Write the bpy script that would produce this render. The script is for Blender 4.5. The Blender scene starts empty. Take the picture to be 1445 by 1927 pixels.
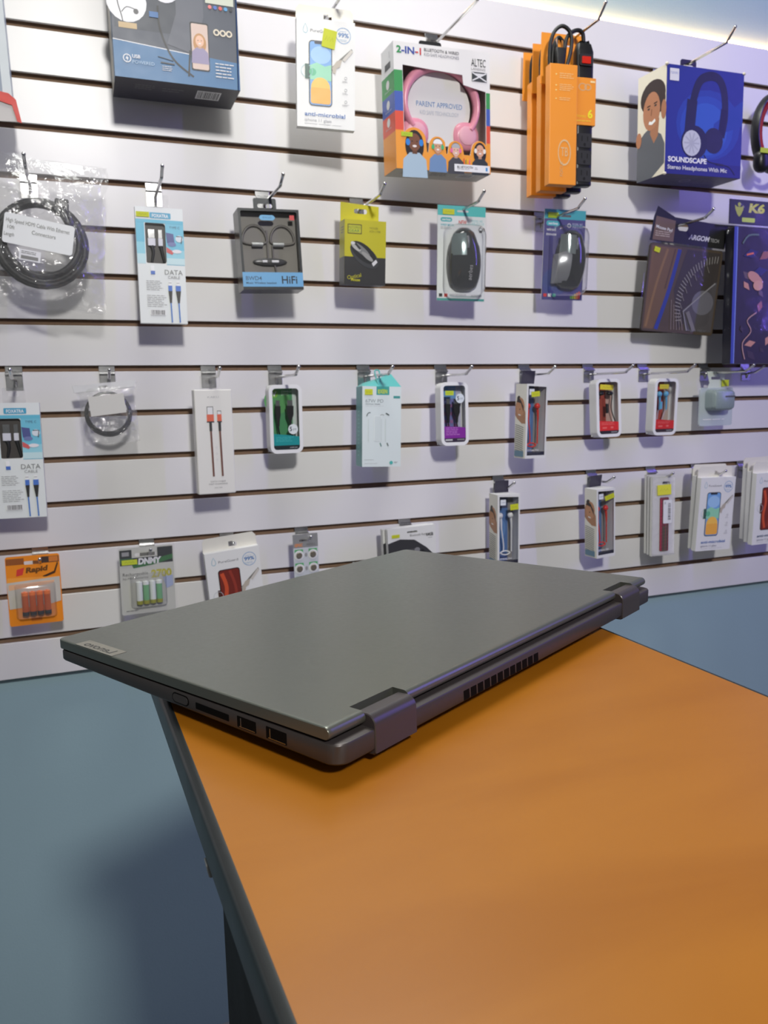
import bpy, bmesh, math, random
from math import sin, cos, pi, radians as R
from mathutils import Vector, Matrix, Euler
from mathutils.geometry import tessellate_polygon
random.seed(7)
sc = bpy.context.scene
C = sc.collection

# ---------------------------------------------------------------- camera
FL = 1.32                       # height of slatwall datum above the floor
CAM = Vector((0.0, -1.4384, 1.2594))
yaw, pitch, roll, fpx = .3599, -.1469, -.0188, 1472.8
fw = Vector((sin(yaw) * cos(pitch), cos(yaw) * cos(pitch), sin(pitch)))
rt = Vector((cos(yaw), -sin(yaw), 0)); up = rt.cross(fw)
r2 = rt * cos(roll) + up * sin(roll); u2 = -rt * sin(roll) + up * cos(roll)
cam = bpy.data.cameras.new('camera'); co = bpy.data.objects.new('camera', cam); C.objects.link(co)
m = Matrix((r2, u2, -fw)).transposed().to_4x4(); m.translation = CAM
co.matrix_world = m
cam.sensor_fit = 'VERTICAL'; cam.sensor_height = 36; cam.lens = fpx / 1927 * 36
cam.clip_start = .02; cam.clip_end = 50
cam.dof.use_dof = True; cam.dof.focus_distance = .43; cam.dof.aperture_fstop = 28
sc.camera = co

# ---------------------------------------------------------------- light
w = bpy.data.worlds.new('room_light'); sc.world = w; w.use_nodes = True
w.node_tree.nodes['Background'].inputs[0].default_value = (.90, .93, .95, 1)
w.node_tree.nodes['Background'].inputs[1].default_value = .12
def area(name, loc, target, size, power, col, sy=None):
    l = bpy.data.lights.new(name, 'AREA'); l.energy = power; l.color = col; l.size = size
    if sy: l.shape = 'RECTANGLE'; l.size_y = sy
    o = bpy.data.objects.new(name, l); C.objects.link(o); o.location = loc
    o.rotation_euler = (Vector(target) - Vector(loc)).to_track_quat('-Z', 'Y').to_euler()
    return o
area('ceiling_panel_light', (.15, -3.2, 2.78), (.6, 0, 1.6), .26, 20.5, (1.0, .985, .95)).data.spread = R(100)
area('ceiling_light', (.35, -.36, 2.95), (.35, -.75, 1.1), .7, 28, (1.0, 1.0, .95))
area('violet_led_strip', (3.0, -1.5, 2.25), (.9, -.3, 1.35), .012, 19, (.22, .15, 1.0), 1.6)
vs = sc.view_settings
vs.view_transform = 'Standard'; vs.look = 'None'; vs.exposure = 0; vs.gamma = 1; vs.use_curve_mapping = False

# ---------------------------------------------------------------- materials
def lin(c):
    if isinstance(c, (int, float)): c = (c, c, c)
    return tuple((x / 255 / 12.92) if x / 255 <= .04045 else ((x / 255 + .055) / 1.055) ** 2.4 for x in c)
MC = {}
def mat(name, col=None, rough=.5, metal=0, spec=.5, noise=0, nscale=50, bump=0, bscale=80, coat=0, attr=False, stretch=None):
    if name in MC: return MC[name]
    m = bpy.data.materials.new(name); m.use_nodes = True; nt = m.node_tree; b = nt.nodes['Principled BSDF']
    b.inputs['Roughness'].default_value = rough; b.inputs['Metallic'].default_value = metal
    b.inputs['Specular IOR Level'].default_value = spec; b.inputs['Coat Weight'].default_value = coat
    tc = nt.nodes.new('ShaderNodeTexCoord'); mp = nt.nodes.new('ShaderNodeMapping')
    nt.links.new(tc.outputs['Object'], mp.inputs[0])
    if stretch: mp.inputs['Scale'].default_value = stretch
    src = None
    if attr:
        a = nt.nodes.new('ShaderNodeVertexColor'); a.layer_name = 'Col'; src = a.outputs[0]
    n = nt.nodes.new('ShaderNodeTexNoise'); n.inputs['Scale'].default_value = nscale; n.inputs['Detail'].default_value = 4
    nt.links.new(mp.outputs[0], n.inputs['Vector'])
    if src is None and noise:
        mx = nt.nodes.new('ShaderNodeMix'); mx.data_type = 'RGBA'
        c = lin(col); mx.inputs[6].default_value = tuple(x * (1 - noise) for x in c) + (1,)
        mx.inputs[7].default_value = tuple(min(1, x * (1 + noise)) for x in c) + (1,)
        nt.links.new(n.outputs[0], mx.inputs[0]); src = mx.outputs[2]
    if src: nt.links.new(src, b.inputs['Base Color'])
    else: b.inputs['Base Color'].default_value = lin(col) + (1,)
    mr = nt.nodes.new('ShaderNodeMapRange'); mr.inputs[3].default_value = max(0, rough - .05); mr.inputs[4].default_value = min(1, rough + .05)
    nt.links.new(n.outputs[0], mr.inputs[0]); nt.links.new(mr.outputs[0], b.inputs['Roughness'])
    if bump:
        n2 = nt.nodes.new('ShaderNodeTexNoise'); n2.inputs['Scale'].default_value = bscale; n2.inputs['Detail'].default_value = 3
        nt.links.new(mp.outputs[0], n2.inputs['Vector'])
        bp = nt.nodes.new('ShaderNodeBump'); bp.inputs['Strength'].default_value = bump; bp.inputs['Distance'].default_value = .002
        nt.links.new(n2.outputs[0], bp.inputs['Height']); nt.links.new(bp.outputs[0], b.inputs['Normal'])
    MC[name] = m; return m
def film(name, tint=(1, 1, 1), haze=.0, rough=.08, bump=0, bscale=40, refl=1.0, hazecol=(.8, .8, .8)):
    """thin clear plastic: see-through plus a Fresnel reflection and a little milky haze"""
    if name in MC: return MC[name]
    m = bpy.data.materials.new(name); m.use_nodes = True; nt = m.node_tree; nt.nodes.clear()
    out = nt.nodes.new('ShaderNodeOutputMaterial'); tr = nt.nodes.new('ShaderNodeBsdfTransparent'); tr.inputs[0].default_value = tuple(tint) + (1,)
    gl = nt.nodes.new('ShaderNodeBsdfGlossy'); gl.inputs['Roughness'].default_value = rough
    df = nt.nodes.new('ShaderNodeBsdfDiffuse'); df.inputs[0].default_value = tuple(hazecol) + (1,)
    m1 = nt.nodes.new('ShaderNodeMixShader'); m1.inputs[0].default_value = haze
    nt.links.new(tr.outputs[0], m1.inputs[1]); nt.links.new(df.outputs[0], m1.inputs[2])
    fr = nt.nodes.new('ShaderNodeLayerWeight'); fr.inputs[0].default_value = .5
    pw = nt.nodes.new('ShaderNodeMath'); pw.operation = 'POWER'; pw.inputs[1].default_value = 4; nt.links.new(fr.outputs['Facing'], pw.inputs[0])
    ad = nt.nodes.new('ShaderNodeMath'); ad.operation = 'ADD'; ad.inputs[1].default_value = .045; nt.links.new(pw.outputs[0], ad.inputs[0])
    mu = nt.nodes.new('ShaderNodeMath'); mu.operation = 'MULTIPLY'; mu.inputs[1].default_value = refl; mu.use_clamp = True
    nt.links.new(ad.outputs[0], mu.inputs[0])
    m2 = nt.nodes.new('ShaderNodeMixShader'); nt.links.new(mu.outputs[0], m2.inputs[0])
    nt.links.new(m1.outputs[0], m2.inputs[1]); nt.links.new(gl.outputs[0], m2.inputs[2]); nt.links.new(m2.outputs[0], out.inputs[0])
    if bump:
        tc = nt.nodes.new('ShaderNodeTexCoord'); n2 = nt.nodes.new('ShaderNodeTexNoise'); n2.inputs['Scale'].default_value = bscale; n2.inputs['Detail'].default_value = 4
        n2.inputs['Distortion'].default_value = 1.2
        nt.links.new(tc.outputs['Object'], n2.inputs['Vector'])
        bp = nt.nodes.new('ShaderNodeBump'); bp.inputs['Strength'].default_value = bump; bp.inputs['Distance'].default_value = .006
        nt.links.new(n2.outputs[0], bp.inputs['Height'])
        for x in (gl, df, fr): nt.links.new(bp.outputs[0], x.inputs['Normal'])
    MC[name] = m; return m
PRINT = mat('printed_card', attr=True, rough=.42)
GLOSSP = mat('glossy_print', attr=True, rough=.22)
STICK = mat('sticker_paper', attr=True, rough=.6)
CHROME = mat('chrome_wire', 205, rough=.16, metal=1)
ZINC = mat('zinc_plate', 190, rough=.25, metal=1, noise=.1)
WHITECARD = mat('white_card', (226, 226, 222), rough=.5, noise=.02)
PLASTW = mat('white_plastic', (235, 235, 235), rough=.3)
BLACKP = mat('black_plastic', 26, rough=.35)
BLACKR = mat('black_rubber_cable', 22, rough=.5)
CLEAR = film('clear_window', refl=.8, rough=.12)
BLISTER = film('clear_blister', refl=1.3, rough=.06, haze=.05)
BAG = film('clear_bag_film', refl=2.0, rough=.12, haze=.09, bump=1.0, bscale=38)

# ---------------------------------------------------------------- mesh helpers
class MB:
    def __init__(s): s.v = []; s.f = []; s.c = []; s.mi = []; s.cur = (.8, .8, .8); s.m = 0
    def face(s, idx): s.f.append(tuple(idx)); s.c.append(s.cur); s.mi.append(s.m)
    def add(s, vs, fs):
        o = len(s.v); s.v += [Vector(v) for v in vs]
        for f in fs: s.face([i + o for i in f])
        return s
    def box(s, x0, x1, y0, y1, z0, z1):
        return s.add([(x0, y0, z0), (x1, y0, z0), (x1, y1, z0), (x0, y1, z0), (x0, y0, z1), (x1, y0, z1), (x1, y1, z1), (x0, y1, z1)],
                     [(0, 3, 2, 1), (4, 5, 6, 7), (0, 1, 5, 4), (1, 2, 6, 5), (2, 3, 7, 6), (3, 0, 4, 7)])
    def prism(s, loops, h0, h1, axis='y'):
        """2-D loops (outer + holes) extruded; axis y -> points are (x,z)"""
        P = {'y': lambda a, b, h: (a, h, b), 'z': lambda a, b, h: (a, b, h), 'x': lambda a, b, h: (h, a, b)}[axis]
        tri = tessellate_polygon([[Vector((a, b, 0)) for a, b in l] for l in loops])
        flat = [q for l in loops for q in l]; n = len(flat); o = len(s.v)
        s.v += [Vector(P(a, b, h0)) for a, b in flat] + [Vector(P(a, b, h1)) for a, b in flat]
        for t in tri:
            s.face([o + i for i in t]); s.face([o + n + i for i in reversed(t)])
        k = 0
        for l in loops:
            for i in range(len(l)):
                j = (i + 1) % len(l); s.face((o + k + i, o + k + j, o + n + k + j, o + n + k + i))
            k += len(l)
        return s
    def loft(s, rings, cap=True, closed=True):
        n = len(rings[0]); o = len(s.v)
        for r in rings: s.v += [Vector(q) for q in r]
        for a in range(len(rings) - 1):
            for i in range(n if closed else n - 1):
                j = (i + 1) % n; s.face((o + a * n + i, o + a * n + j, o + (a + 1) * n + j, o + (a + 1) * n + i))
        if cap:
            s.face([o + i for i in reversed(range(n))]); s.face([o + (len(rings) - 1) * n + i for i in range(n)])
        return s
    def tube(s, pts, r, closed=False, k=10, smooth=0):
        pts = [Vector(p) for p in pts]
        if smooth: pts = spline(pts, smooth, closed)
        rr = r if callable(r) else (lambda t: r)
        rings = []; n = len(pts); N = None
        for i, p in enumerate(pts):
            a = pts[i - 1] if (i or closed) else pts[0]; b = pts[(i + 1) % n] if (closed or i < n - 1) else pts[-1]
            T = (b - a).normalized()
            if N is None: N = T.orthogonal().normalized()
            N = (N - T * N.dot(T)).normalized(); B = T.cross(N)
            q = rr(i / max(1, n - 1)); rings.append([p + (N * cos(2 * pi * j / k) + B * sin(2 * pi * j / k)) * q for j in range(k)])
        if closed: rings.append(rings[0]); return s.loft(rings, cap=False)
        return s.loft(rings)
    def ellip(s, c, r, nu=20, nv=12, e=1.0, rot=None):
        c = Vector(c); f = lambda x: math.copysign(abs(x) ** e, x); rings = []
        for a in range(1, nv):
            th = -pi / 2 + pi * a / nv; ring = []
            for b in range(nu):
                ph = 2 * pi * b / nu
                q = Vector((r[0] * f(cos(th)) * f(cos(ph)), r[1] * f(cos(th)) * f(sin(ph)), r[2] * f(sin(th))))
                if rot: q = rot @ q
                ring.append(c + q)
            rings.append(ring)
        return s.loft(rings)
    def build(s, name, mats, parent=None, bevel=0, seg=2, smooth=None, loc=None, sub=0):
        me = bpy.data.meshes.new(name); me.from_pydata([tuple(v) for v in s.v], [], s.f)
        mats = mats if isinstance(mats, (list, tuple)) else [mats]
        for m_ in mats: me.materials.append(m_)
        me.polygons.foreach_set('material_index', s.mi)
        at = me.color_attributes.new('Col', 'FLOAT_COLOR', 'CORNER')
        buf = []
        for p, c in zip(me.polygons, s.c): buf += list(c + (1,)) * p.loop_total
        at.data.foreach_set('color', buf)
        bm = bmesh.new(); bm.from_mesh(me)
        if not getattr(s, 'flat', False): bmesh.ops.recalc_face_normals(bm, faces=bm.faces)
        bm.to_mesh(me); bm.free()
        if smooth is not None:
            me.polygons.foreach_set('use_smooth', [True] * len(me.polygons)); me.set_sharp_from_angle(angle=R(smooth))
        me.update()
        o = bpy.data.objects.new(name, me); C.objects.link(o)
        if parent: o.parent = parent
        if loc: o.location = loc
        if bevel:
            b = o.modifiers.new('bevel', 'BEVEL'); b.width = bevel; b.segments = seg; b.limit_method = 'ANGLE'; b.angle_limit = R(35)
        if sub:
            b = o.modifiers.new('sub', 'SUBSURF'); b.levels = b.render_levels = sub
        return o
def spline(P, n, closed=False):
    out = []; L = len(P); rng = L if closed else L - 1
    g = (lambda i: P[i % L]) if closed else (lambda i: P[max(0, min(L - 1, i))])
    for i in range(rng):
        a, b, c, d = g(i - 1), g(i), g(i + 1), g(i + 2)
        for k in range(n):
            t = k / n
            out.append(.5 * ((2 * b) + (c - a) * t + (2 * a - 5 * b + 4 * c - d) * t * t + (3 * b - a - 3 * c + d) * t ** 3))
    if not closed: out.append(P[-1].copy())
    return out
def rrect(x0, z0, x1, z1, r, n=5):
    out = []
    for cx, cz, a in ((x1 - r, z1 - r, 0), (x0 + r, z1 - r, 90), (x0 + r, z0 + r, 180), (x1 - r, z0 + r, 270)):
        out += [(cx + r * cos(R(a + 90 * k / n)), cz + r * sin(R(a + 90 * k / n))) for k in range(n + 1)]
    return out
TC = {}
def glyphs(t, bold):
    key = (t, bold)
    if key in TC: return TC[key]
    cu = bpy.data.curves.new('t', 'FONT'); cu.body = t; cu.size = 1; cu.resolution_u = 3; cu.offset = bold
    o = bpy.data.objects.new('t', cu); C.objects.link(o)
    me = bpy.data.meshes.new_from_object(o)
    vs = [(v.co.x, v.co.y) for v in me.vertices]; fs = [tuple(p.vertices) for p in me.polygons]
    bpy.data.objects.remove(o); bpy.data.curves.remove(cu); bpy.data.meshes.remove(me)
    TC[key] = (vs, fs); return TC[key]

class Art:
    """flat printing on a face: coordinates are fractions of the face, v runs downwards"""
    def __init__(s, org, U, V, N, W, H, lift=.00015):
        s.o, s.U, s.V, s.N, s.W, s.H = map(lambda q: Vector(q) if hasattr(q, '__len__') else q, (org, U, V, N, W, H))
        s.off = lift; s.b = MB(); s.b.flat = True
    def pt(s, u, v): return s.o + s.U * (u * s.W) + s.V * (v * s.H) + s.N * s.off
    def poly(s, pts, col):
        s.b.cur = lin(col)
        if len(pts) > 4:
            tri = tessellate_polygon([[Vector((a * s.W, b * s.H, 0)) for a, b in pts]])
            s.b.add([s.pt(*q) for q in pts], tri)
        else: s.b.add([s.pt(*q) for q in pts], [tuple(range(len(pts)))])
        s.off += .00004; return s
    def rect(s, u0, v0, u1, v1, col): return s.poly([(u0, v0), (u0, v1), (u1, v1), (u1, v0)], col)
    def rrect(s, u0, v0, u1, v1, r, col, n=4):
        pts = rrect(u0 * s.W, v0 * s.H, u1 * s.W, v1 * s.H, r * s.W, n); return s.poly([(a / s.W, b / s.H) for a, b in pts], col)
    def ell(s, u, v, ru, col, asp=1, n=20, rot=0):
        pts = []
        for k in range(n):
            a = 2 * pi * k / n; x, y = ru * s.W * cos(a), ru * s.W * asp * sin(a)
            pts.append((u + (x * cos(rot) - y * sin(rot)) / s.W, v + (x * sin(rot) + y * cos(rot)) / s.H))
        return s.poly(pts, col)
    def ring(s, u, v, ru, th, col, asp=1, n=24, a0=0, a1=360):
        s.b.cur = lin(col); k = n; vs = []
        for i in range(k + 1):
            a = R(a0 + (a1 - a0) * i / k)
            for q in (ru, ru - th): vs.append(s.pt(u + q * cos(a), v + q * asp * sin(a) * s.W / s.H))
        s.b.add(vs, [(2 * i, 2 * i + 1, 2 * i + 3, 2 * i + 2) for i in range(k)]); s.off += .00004; return s
    def line(s, pts, wd, col, n=0):
        if n: pts = [(q.x, q.y) for q in spline([Vector((a, b, 0)) for a, b in pts], n)]
        s.b.cur = lin(col); P = [Vector((a * s.W, b * s.H)) for a, b in pts]; vs = []; wd = wd * s.W / 2
        for i, p in enumerate(P):
            T = (P[min(i + 1, len(P) - 1)] - P[max(i - 1, 0)]).normalized(); Nn = Vector((-T.y, T.x)) * wd
            for q in (p + Nn, p - Nn): vs.append(s.pt(q.x / s.W, q.y / s.H))
        s.b.add(vs, [(2 * i, 2 * i + 1, 2 * i + 3, 2 * i + 2) for i in range(len(P) - 1)]); s.off += .00004; return s
    def text(s, t, u, v, size, col, align='l', bold=0, fit=None, rot=0, ital=0, widen=1):
        """baseline at v, size = cap height as fraction of H, fit = total width fraction"""
        vs, fs = glyphs(t, bold)
        if not vs: return s
        x0 = min(a for a, b in vs); x1 = max(a for a, b in vs); k = size * s.H / .7; kx = k * widen
        if fit: kx = fit * s.W / (x1 - x0)
        wd = (x1 - x0) * kx; sh = {'l': 0, 'c': -wd / 2, 'r': -wd}[align]
        s.b.cur = lin(col); out = []
        for a, b in vs:
            x = (a - x0) * kx + sh + b * k * ital; y = -b * k
            xr = x * cos(rot) - y * sin(rot); yr = x * sin(rot) + y * cos(rot)
            out.append(s.pt(u + xr / s.W, v + yr / s.H))
        s.b.add(out, fs); s.off += .00004; return s
    def micro(s, u0, v0, u1, v1, rows, col, th=.35):
        """unreadable small print: one thin broken bar per row"""
        rnd = random.Random(int(u0 * 977 + v0 * 331)); dv = (v1 - v0) / rows
        for i in range(rows):
            u = u0; e = u1 - rnd.random() * .25 * (u1 - u0)
            while u < e - .01:
                l = min(e - u, (u1 - u0) * (.12 + .2 * rnd.random())); s.rect(u, v0 + dv * i, u + l, v0 + dv * (i + th), col); s.off -= .00004
                u += l + (u1 - u0) * .035
        s.off += .00004; return s
    def barcode(s, u0, v0, u1, v1, vert=False):
        s.rect(u0, v0, u1, v1, 225); rnd = random.Random(3); a, b = (v0, v1) if vert else (u0, u1); m_ = (b - a) * .06; t = a + m_
        while t < b - m_:
            k = (b - a) * (.015 + .03 * rnd.random())
            if vert: s.rect(u0 + .1 * (u1 - u0), t, u1 - .1 * (u1 - u0), t + k, 40)
            else: s.rect(t, v0 + .1 * (v1 - v0), t + k, v1 - .1 * (v1 - v0), 40)
            s.off -= .00004; t += k + (b - a) * (.02 + .03 * rnd.random())
        s.off += .00004; return s
    def person(s, u, v, k, skin, hair, top, cap=None, phones=None, long=False, body=True):
        """flat printed portrait; k = head half width as a fraction of W"""
        kv = k * s.W / s.H
        if long: s.ell(u, v + .6 * kv, 1.55 * k, hair, 1.45)
        if body: s.poly([(u - 2.1 * k, v + 5.2 * kv), (u - 1.9 * k, v + 2.6 * kv), (u - .8 * k, v + 1.6 * kv), (u + .8 * k, v + 1.6 * kv), (u + 1.9 * k, v + 2.6 * kv), (u + 2.1 * k, v + 5.2 * kv)], top)
        s.rect(u - .4 * k, v + .9 * kv, u + .4 * k, v + 1.8 * kv, tuple(int(q * .85) for q in skin))
        s.ell(u, v - .25 * kv, 1.2 * k, hair, 1.15)
        s.ell(u, v + .12 * kv, k, skin, 1.28)
        if cap: s.poly([(u + 1.1 * k * cos(R(a)), v - .45 * kv - 1.0 * kv * sin(R(a))) for a in range(0, 181, 20)], cap)
        for d in (-1, 1):
            s.ell(u + d * .4 * k, v, .13 * k, 40, .7, 8)
            if phones: s.ell(u + d * 1.1 * k, v + .15 * kv, .36 * k, phones, 1.4, 12)
        s.ell(u, v + .68 * kv, .36 * k, (235, 225, 220), .5, 10)
        return s
    def build(s, name, parent, m_=None): return s.b.build(name, m_ or PRINT, parent)

# ---------------------------------------------------------------- things
def tag(o, label, cat, group=None, kind=None):
    if label: o['label'] = label
    if cat: o['category'] = cat
    if group: o['group'] = group
    if kind: o['kind'] = kind
    return o
class Pack:
    """a hanging pack: origin at the bottom middle, x right, y back, z up; fitted by its front face"""
    def __init__(s, name, label, cat, X, Yf, Z, w, h, d, yaw=0, tilt=0, roll=0, group=None):
        o = bpy.data.objects.new(name, None); C.objects.link(o); o.empty_display_size = .02
        o.rotation_mode = 'YXZ'; o.rotation_euler = (R(tilt), R(roll), R(yaw))
        M = Euler((R(tilt), R(roll), R(yaw)), 'YXZ').to_matrix()
        o.location = Vector((X, Yf, Z)) + M @ Vector((0, d / 2, -h / 2))
        s.o, s.w, s.h, s.d = o, w, h, d; tag(o, label, cat, group)
    def art(s, side='front', x0=None, x1=None, z0=None, z1=None, y=None, lift=.00015):
        w, h, d = s.w, s.h, s.d
        if side == 'front':
            x0 = -w / 2 if x0 is None else x0; x1 = w / 2 if x1 is None else x1; z0 = 0 if z0 is None else z0; z1 = h if z1 is None else z1
            return Art((x0, -d / 2 if y is None else y, z1), (1, 0, 0), (0, 0, -1), (0, -1, 0), x1 - x0, z1 - z0, lift)
        if side == 'left': return Art((-w / 2 if x0 is None else x0, d / 2, h), (0, -1, 0), (0, 0, -1), (-1, 0, 0), d, h, lift)
        if side == 'bottom': return Art((-w / 2, -d / 2, 0), (1, 0, 0), (0, 1, 0), (0, 0, -1), w, d, lift)
    def carton(s, m_, name='carton', bevel=.0008):
        b = MB(); b.box(-s.w / 2, s.w / 2, -s.d / 2, s.d / 2, 0, s.h); return b.build(name, m_, s.o, bevel=bevel)
    def windowed(s, m_, hole, inner=None, t=.0012, name='carton', front_m=None):
        """carton with a real opening in its front; hole is a loop of (x,z)"""
        w, h, d = s.w, s.h, s.d; b = MB()
        b.box(-w / 2, w / 2, d / 2 - t, d / 2, 0, h); b.box(-w / 2, -w / 2 + t, -d / 2 + t, d / 2 - t, 0, h); b.box(w / 2 - t, w / 2, -d / 2 + t, d / 2 - t, 0, h)
        b.box(-w / 2 + t, w / 2 - t, -d / 2 + t, d / 2 - t, 0, t); b.box(-w / 2 + t, w / 2 - t, -d / 2 + t, d / 2 - t, h - t, h)
        b.prism([[(-w / 2, 0), (w / 2, 0), (w / 2, h), (-w / 2, h)], hole], -d / 2, -d / 2 + t)
        o = b.build(name, m_, s.o)
        f = MB(); f.flat = True; a0 = min(q[0] for q in hole); a1 = max(q[0] for q in hole); c0 = min(q[1] for q in hole); c1 = max(q[1] for q in hole)
        f.prism([hole], -d / 2 + t * 1.1, -d / 2 + t * 1.2); f.build('window_film', CLEAR, s.o)
        return o
    def sticker(s, u0, v0, u1, v1, rot=0, y=None, col=(202, 208, 36), lift=.0016):
        a = s.art(lift=lift, y=y); uc, vc = (u0 + u1) / 2, (v0 + v1) / 2; W, H = s.w, s.h; pts = []
        for du, dv in ((-1, -1), (-1, 1), (1, 1), (1, -1)):
            x = du * (u1 - u0) / 2 * W; z = dv * (v1 - v0) / 2 * H; pts.append((uc + (x * cos(rot) - z * sin(rot)) / W, vc + (x * sin(rot) + z * cos(rot)) / H))
        a.poly(pts, col); c2 = tuple(int(q * .72) for q in col)
        q = lambda fu, fv: (pts[0][0] + (pts[3][0] - pts[0][0]) * fu + (pts[1][0] - pts[0][0]) * fv, pts[0][1] + (pts[3][1] - pts[0][1]) * fu + (pts[1][1] - pts[0][1]) * fv)
        a.line([q(.2, .62), q(.3, .35), q(.38, .65), q(.5, .38), q(.6, .62), q(.72, .4), q(.8, .6)], .006 * .09 / s.w, c2)
        return a.build('price_sticker', s.o, STICK)
    def tab(s, m_, w=.03, h=.026, x=0, z=None, y=None, t=.0008, hole=(.017, .006), name='hang_tab', r=.003):
        z = s.h if z is None else z; y = s.d / 2 - t if y is None else y
        hz = z + h * .55; b = MB()
        b.prism([rrect(x - w / 2, z - .004, x + w / 2, z + h, r), rrect(x - hole[0] / 2, hz - hole[1] / 2, x + hole[0] / 2, hz + hole[1] / 2, hole[1] * .49)], y, y + t)
        return b.build(name, m_, s.o)

# ---------------------------------------------------------------- the setting
def lower_wall_mat():
    m_ = mat('painted_blue_wall', (154, 181, 187), rough=.42, noise=.05, nscale=2.5, bump=.12, bscale=260)
    return m_
b = MB(); b.box(-2.2, 3.2, .02, .12, 0, 2.9); tag(b.build('wall_back', lower_wall_mat()), None, None, kind='structure')
b = MB(); b.box(-2.2, 3.2, -4, .12, -.05, 0); tag(b.build('floor', mat('grey_floor_tile', (120, 122, 124), rough=.4, noise=.1, nscale=4)), None, None, kind='structure')

# slatwall panel: profile of fifteen T-grooves run along X
P = .0762
slat_root = bpy.data.objects.new('slatwall_panel', None); C.objects.link(slat_root); slat_root.location = (.75, .0, FL)
tag(slat_root, 'white slatted display panel with brown grooves covering the blue wall', 'wall panel')
X0, X1 = -1.25, .87
zb, zt = -6.97 * P, 8.97 * P
g = .0100
edges = [zb] + [k * P for k in range(-6, 9)] + [zt]
sl = MB()
for i in range(len(edges) - 1):                 # face slats: between groove k (top edge k*P) and the next
    z0 = edges[i]; z1 = edges[i + 1] - (g if i + 1 < len(edges) - 1 else 0)
    z0s = z0 if i == 0 else z0
    sl.box(X0, X1, 0, .0055, z0s, z1)
# the top edge of a groove is the underside of the slat above: slat spans [k*P, (k+1)*P - g]
sl.build('slat_face', mat('white_melamine', (224, 222, 222), rough=.33, noise=.015, nscale=6, spec=.5), slat_root, bevel=.0007)
co_ = MB(); co_.box(X0, X1, .0105, .0185, zb, zt)
for i in range(len(edges) - 1):
    z0 = edges[i] + (.004 if i else 0); z1 = edges[i + 1] - g - .005 if i + 1 < len(edges) - 1 else edges[i + 1]
    co_.box(X0, X1, .0055, .0105, z0, z1)
co_.build('fibreboard_core', mat('brown_fibreboard', (132, 106, 84), rough=.85, noise=.12, nscale=120), slat_root)
for px_, k in ((.475, 7), (.475, -5), (1.25, 3)):
    sd = MB(); sd.ellip((px_ - .75, -.001, k * P - g / 2), (.004, .003, .004), 10, 6); sd.build('panel_screw', ZINC, slat_root, smooth=40)

# warm LED strip along the top of the panel
led = bpy.data.objects.new('led_strip_light', None); C.objects.link(led); led.location = (.75, .012, FL + zt)
tag(led, 'warm white LED strip light glowing along the top and right end of the slatted panel', 'light')
b = MB(); b.box(X0, X1, -.008, .006, .0002, .0022); b.build('strip_backing', mat('white_strip', 230, rough=.5), led)
em = bpy.data.materials.new('led_glow'); em.use_nodes = True; nt = em.node_tree; bb = nt.nodes['Principled BSDF']
bb.inputs['Base Color'].default_value = (1, .9, .7, 1); bb.inputs['Emission Color'].default_value = (1, .50, .19, 1); bb.inputs['Emission Strength'].default_value = 22
b = MB(); b.prism([rrect(-.006, .0022, .004, .0085, .003)], X0, X1, 'x'); b.build('diffuser', em, led)
b = MB(); b.box(X1 + .0002, X1 + .0022, -.008, .006, -(zt - zb), 0); b.build('strip_backing', mat('white_strip', 230, rough=.5), led)
b = MB(); b.prism([rrect(X1 + .0022, -.006, X1 + .0085, .004, .003)], -(zt - zb), 0, 'z'); b.build('diffuser', em, led)

# ---------------------------------------------------------------- counter
cr = bpy.data.objects.new('counter', None); C.objects.link(cr); cr.location = (.17, -1.6, 0)
tag(cr, 'narrow high counter with orange wood laminate top and dark rubber edge under the laptop', 'counter')
DT = FL - .214
def cx(x, y): return x - .0348 * (y + 1) - .17
YB, YN, TH = -.94, -2.3, .018
def outline(ins):
    return [(cx(.0282 + ins, YN), YN + 1.6), (cx(.307 - ins, YN), YN + 1.6), (cx(.307 - ins, YB), YB + 1.6 - ins), (cx(.0282 + ins, YB), YB + 1.6 - ins)]
wood = bpy.data.materials.new('orange_wood_laminate'); wood.use_nodes = True; nt = wood.node_tree; bb = nt.nodes['Principled BSDF']
tc = nt.nodes.new('ShaderNodeTexCoord'); mp = nt.nodes.new('ShaderNodeMapping'); mp.inputs['Scale'].default_value = (1.0, 3.2, 1); mp.inputs['Rotation'].default_value = (0, 0, R(24))
n1 = nt.nodes.new('ShaderNodeTexNoise'); n1.inputs['Scale'].default_value = 7; n1.inputs['Detail'].default_value = 6; n1.inputs['Distortion'].default_value = .6
ra = nt.nodes.new('ShaderNodeValToRGB')
ra.color_ramp.elements[0].position = .28; ra.color_ramp.elements[0].color = lin((156, 94, 14)) + (1,)
ra.color_ramp.elements[1].position = .72; ra.color_ramp.elements[1].color = lin((168, 105, 22)) + (1,)
nt.links.new(tc.outputs['Object'], mp.inputs[0]); nt.links.new(mp.outputs[0], n1.inputs[0]); nt.links.new(n1.outputs[0], ra.inputs[0]); nt.links.new(ra.outputs[0], bb.inputs['Base Color'])
bb.inputs['Roughness'].default_value = .33; bb.inputs['Specular IOR Level'].default_value = .36
b = MB(); b.prism([outline(.0012)], DT - TH + .001, DT, 'z'); b.build('counter_top', wood, cr)
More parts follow.
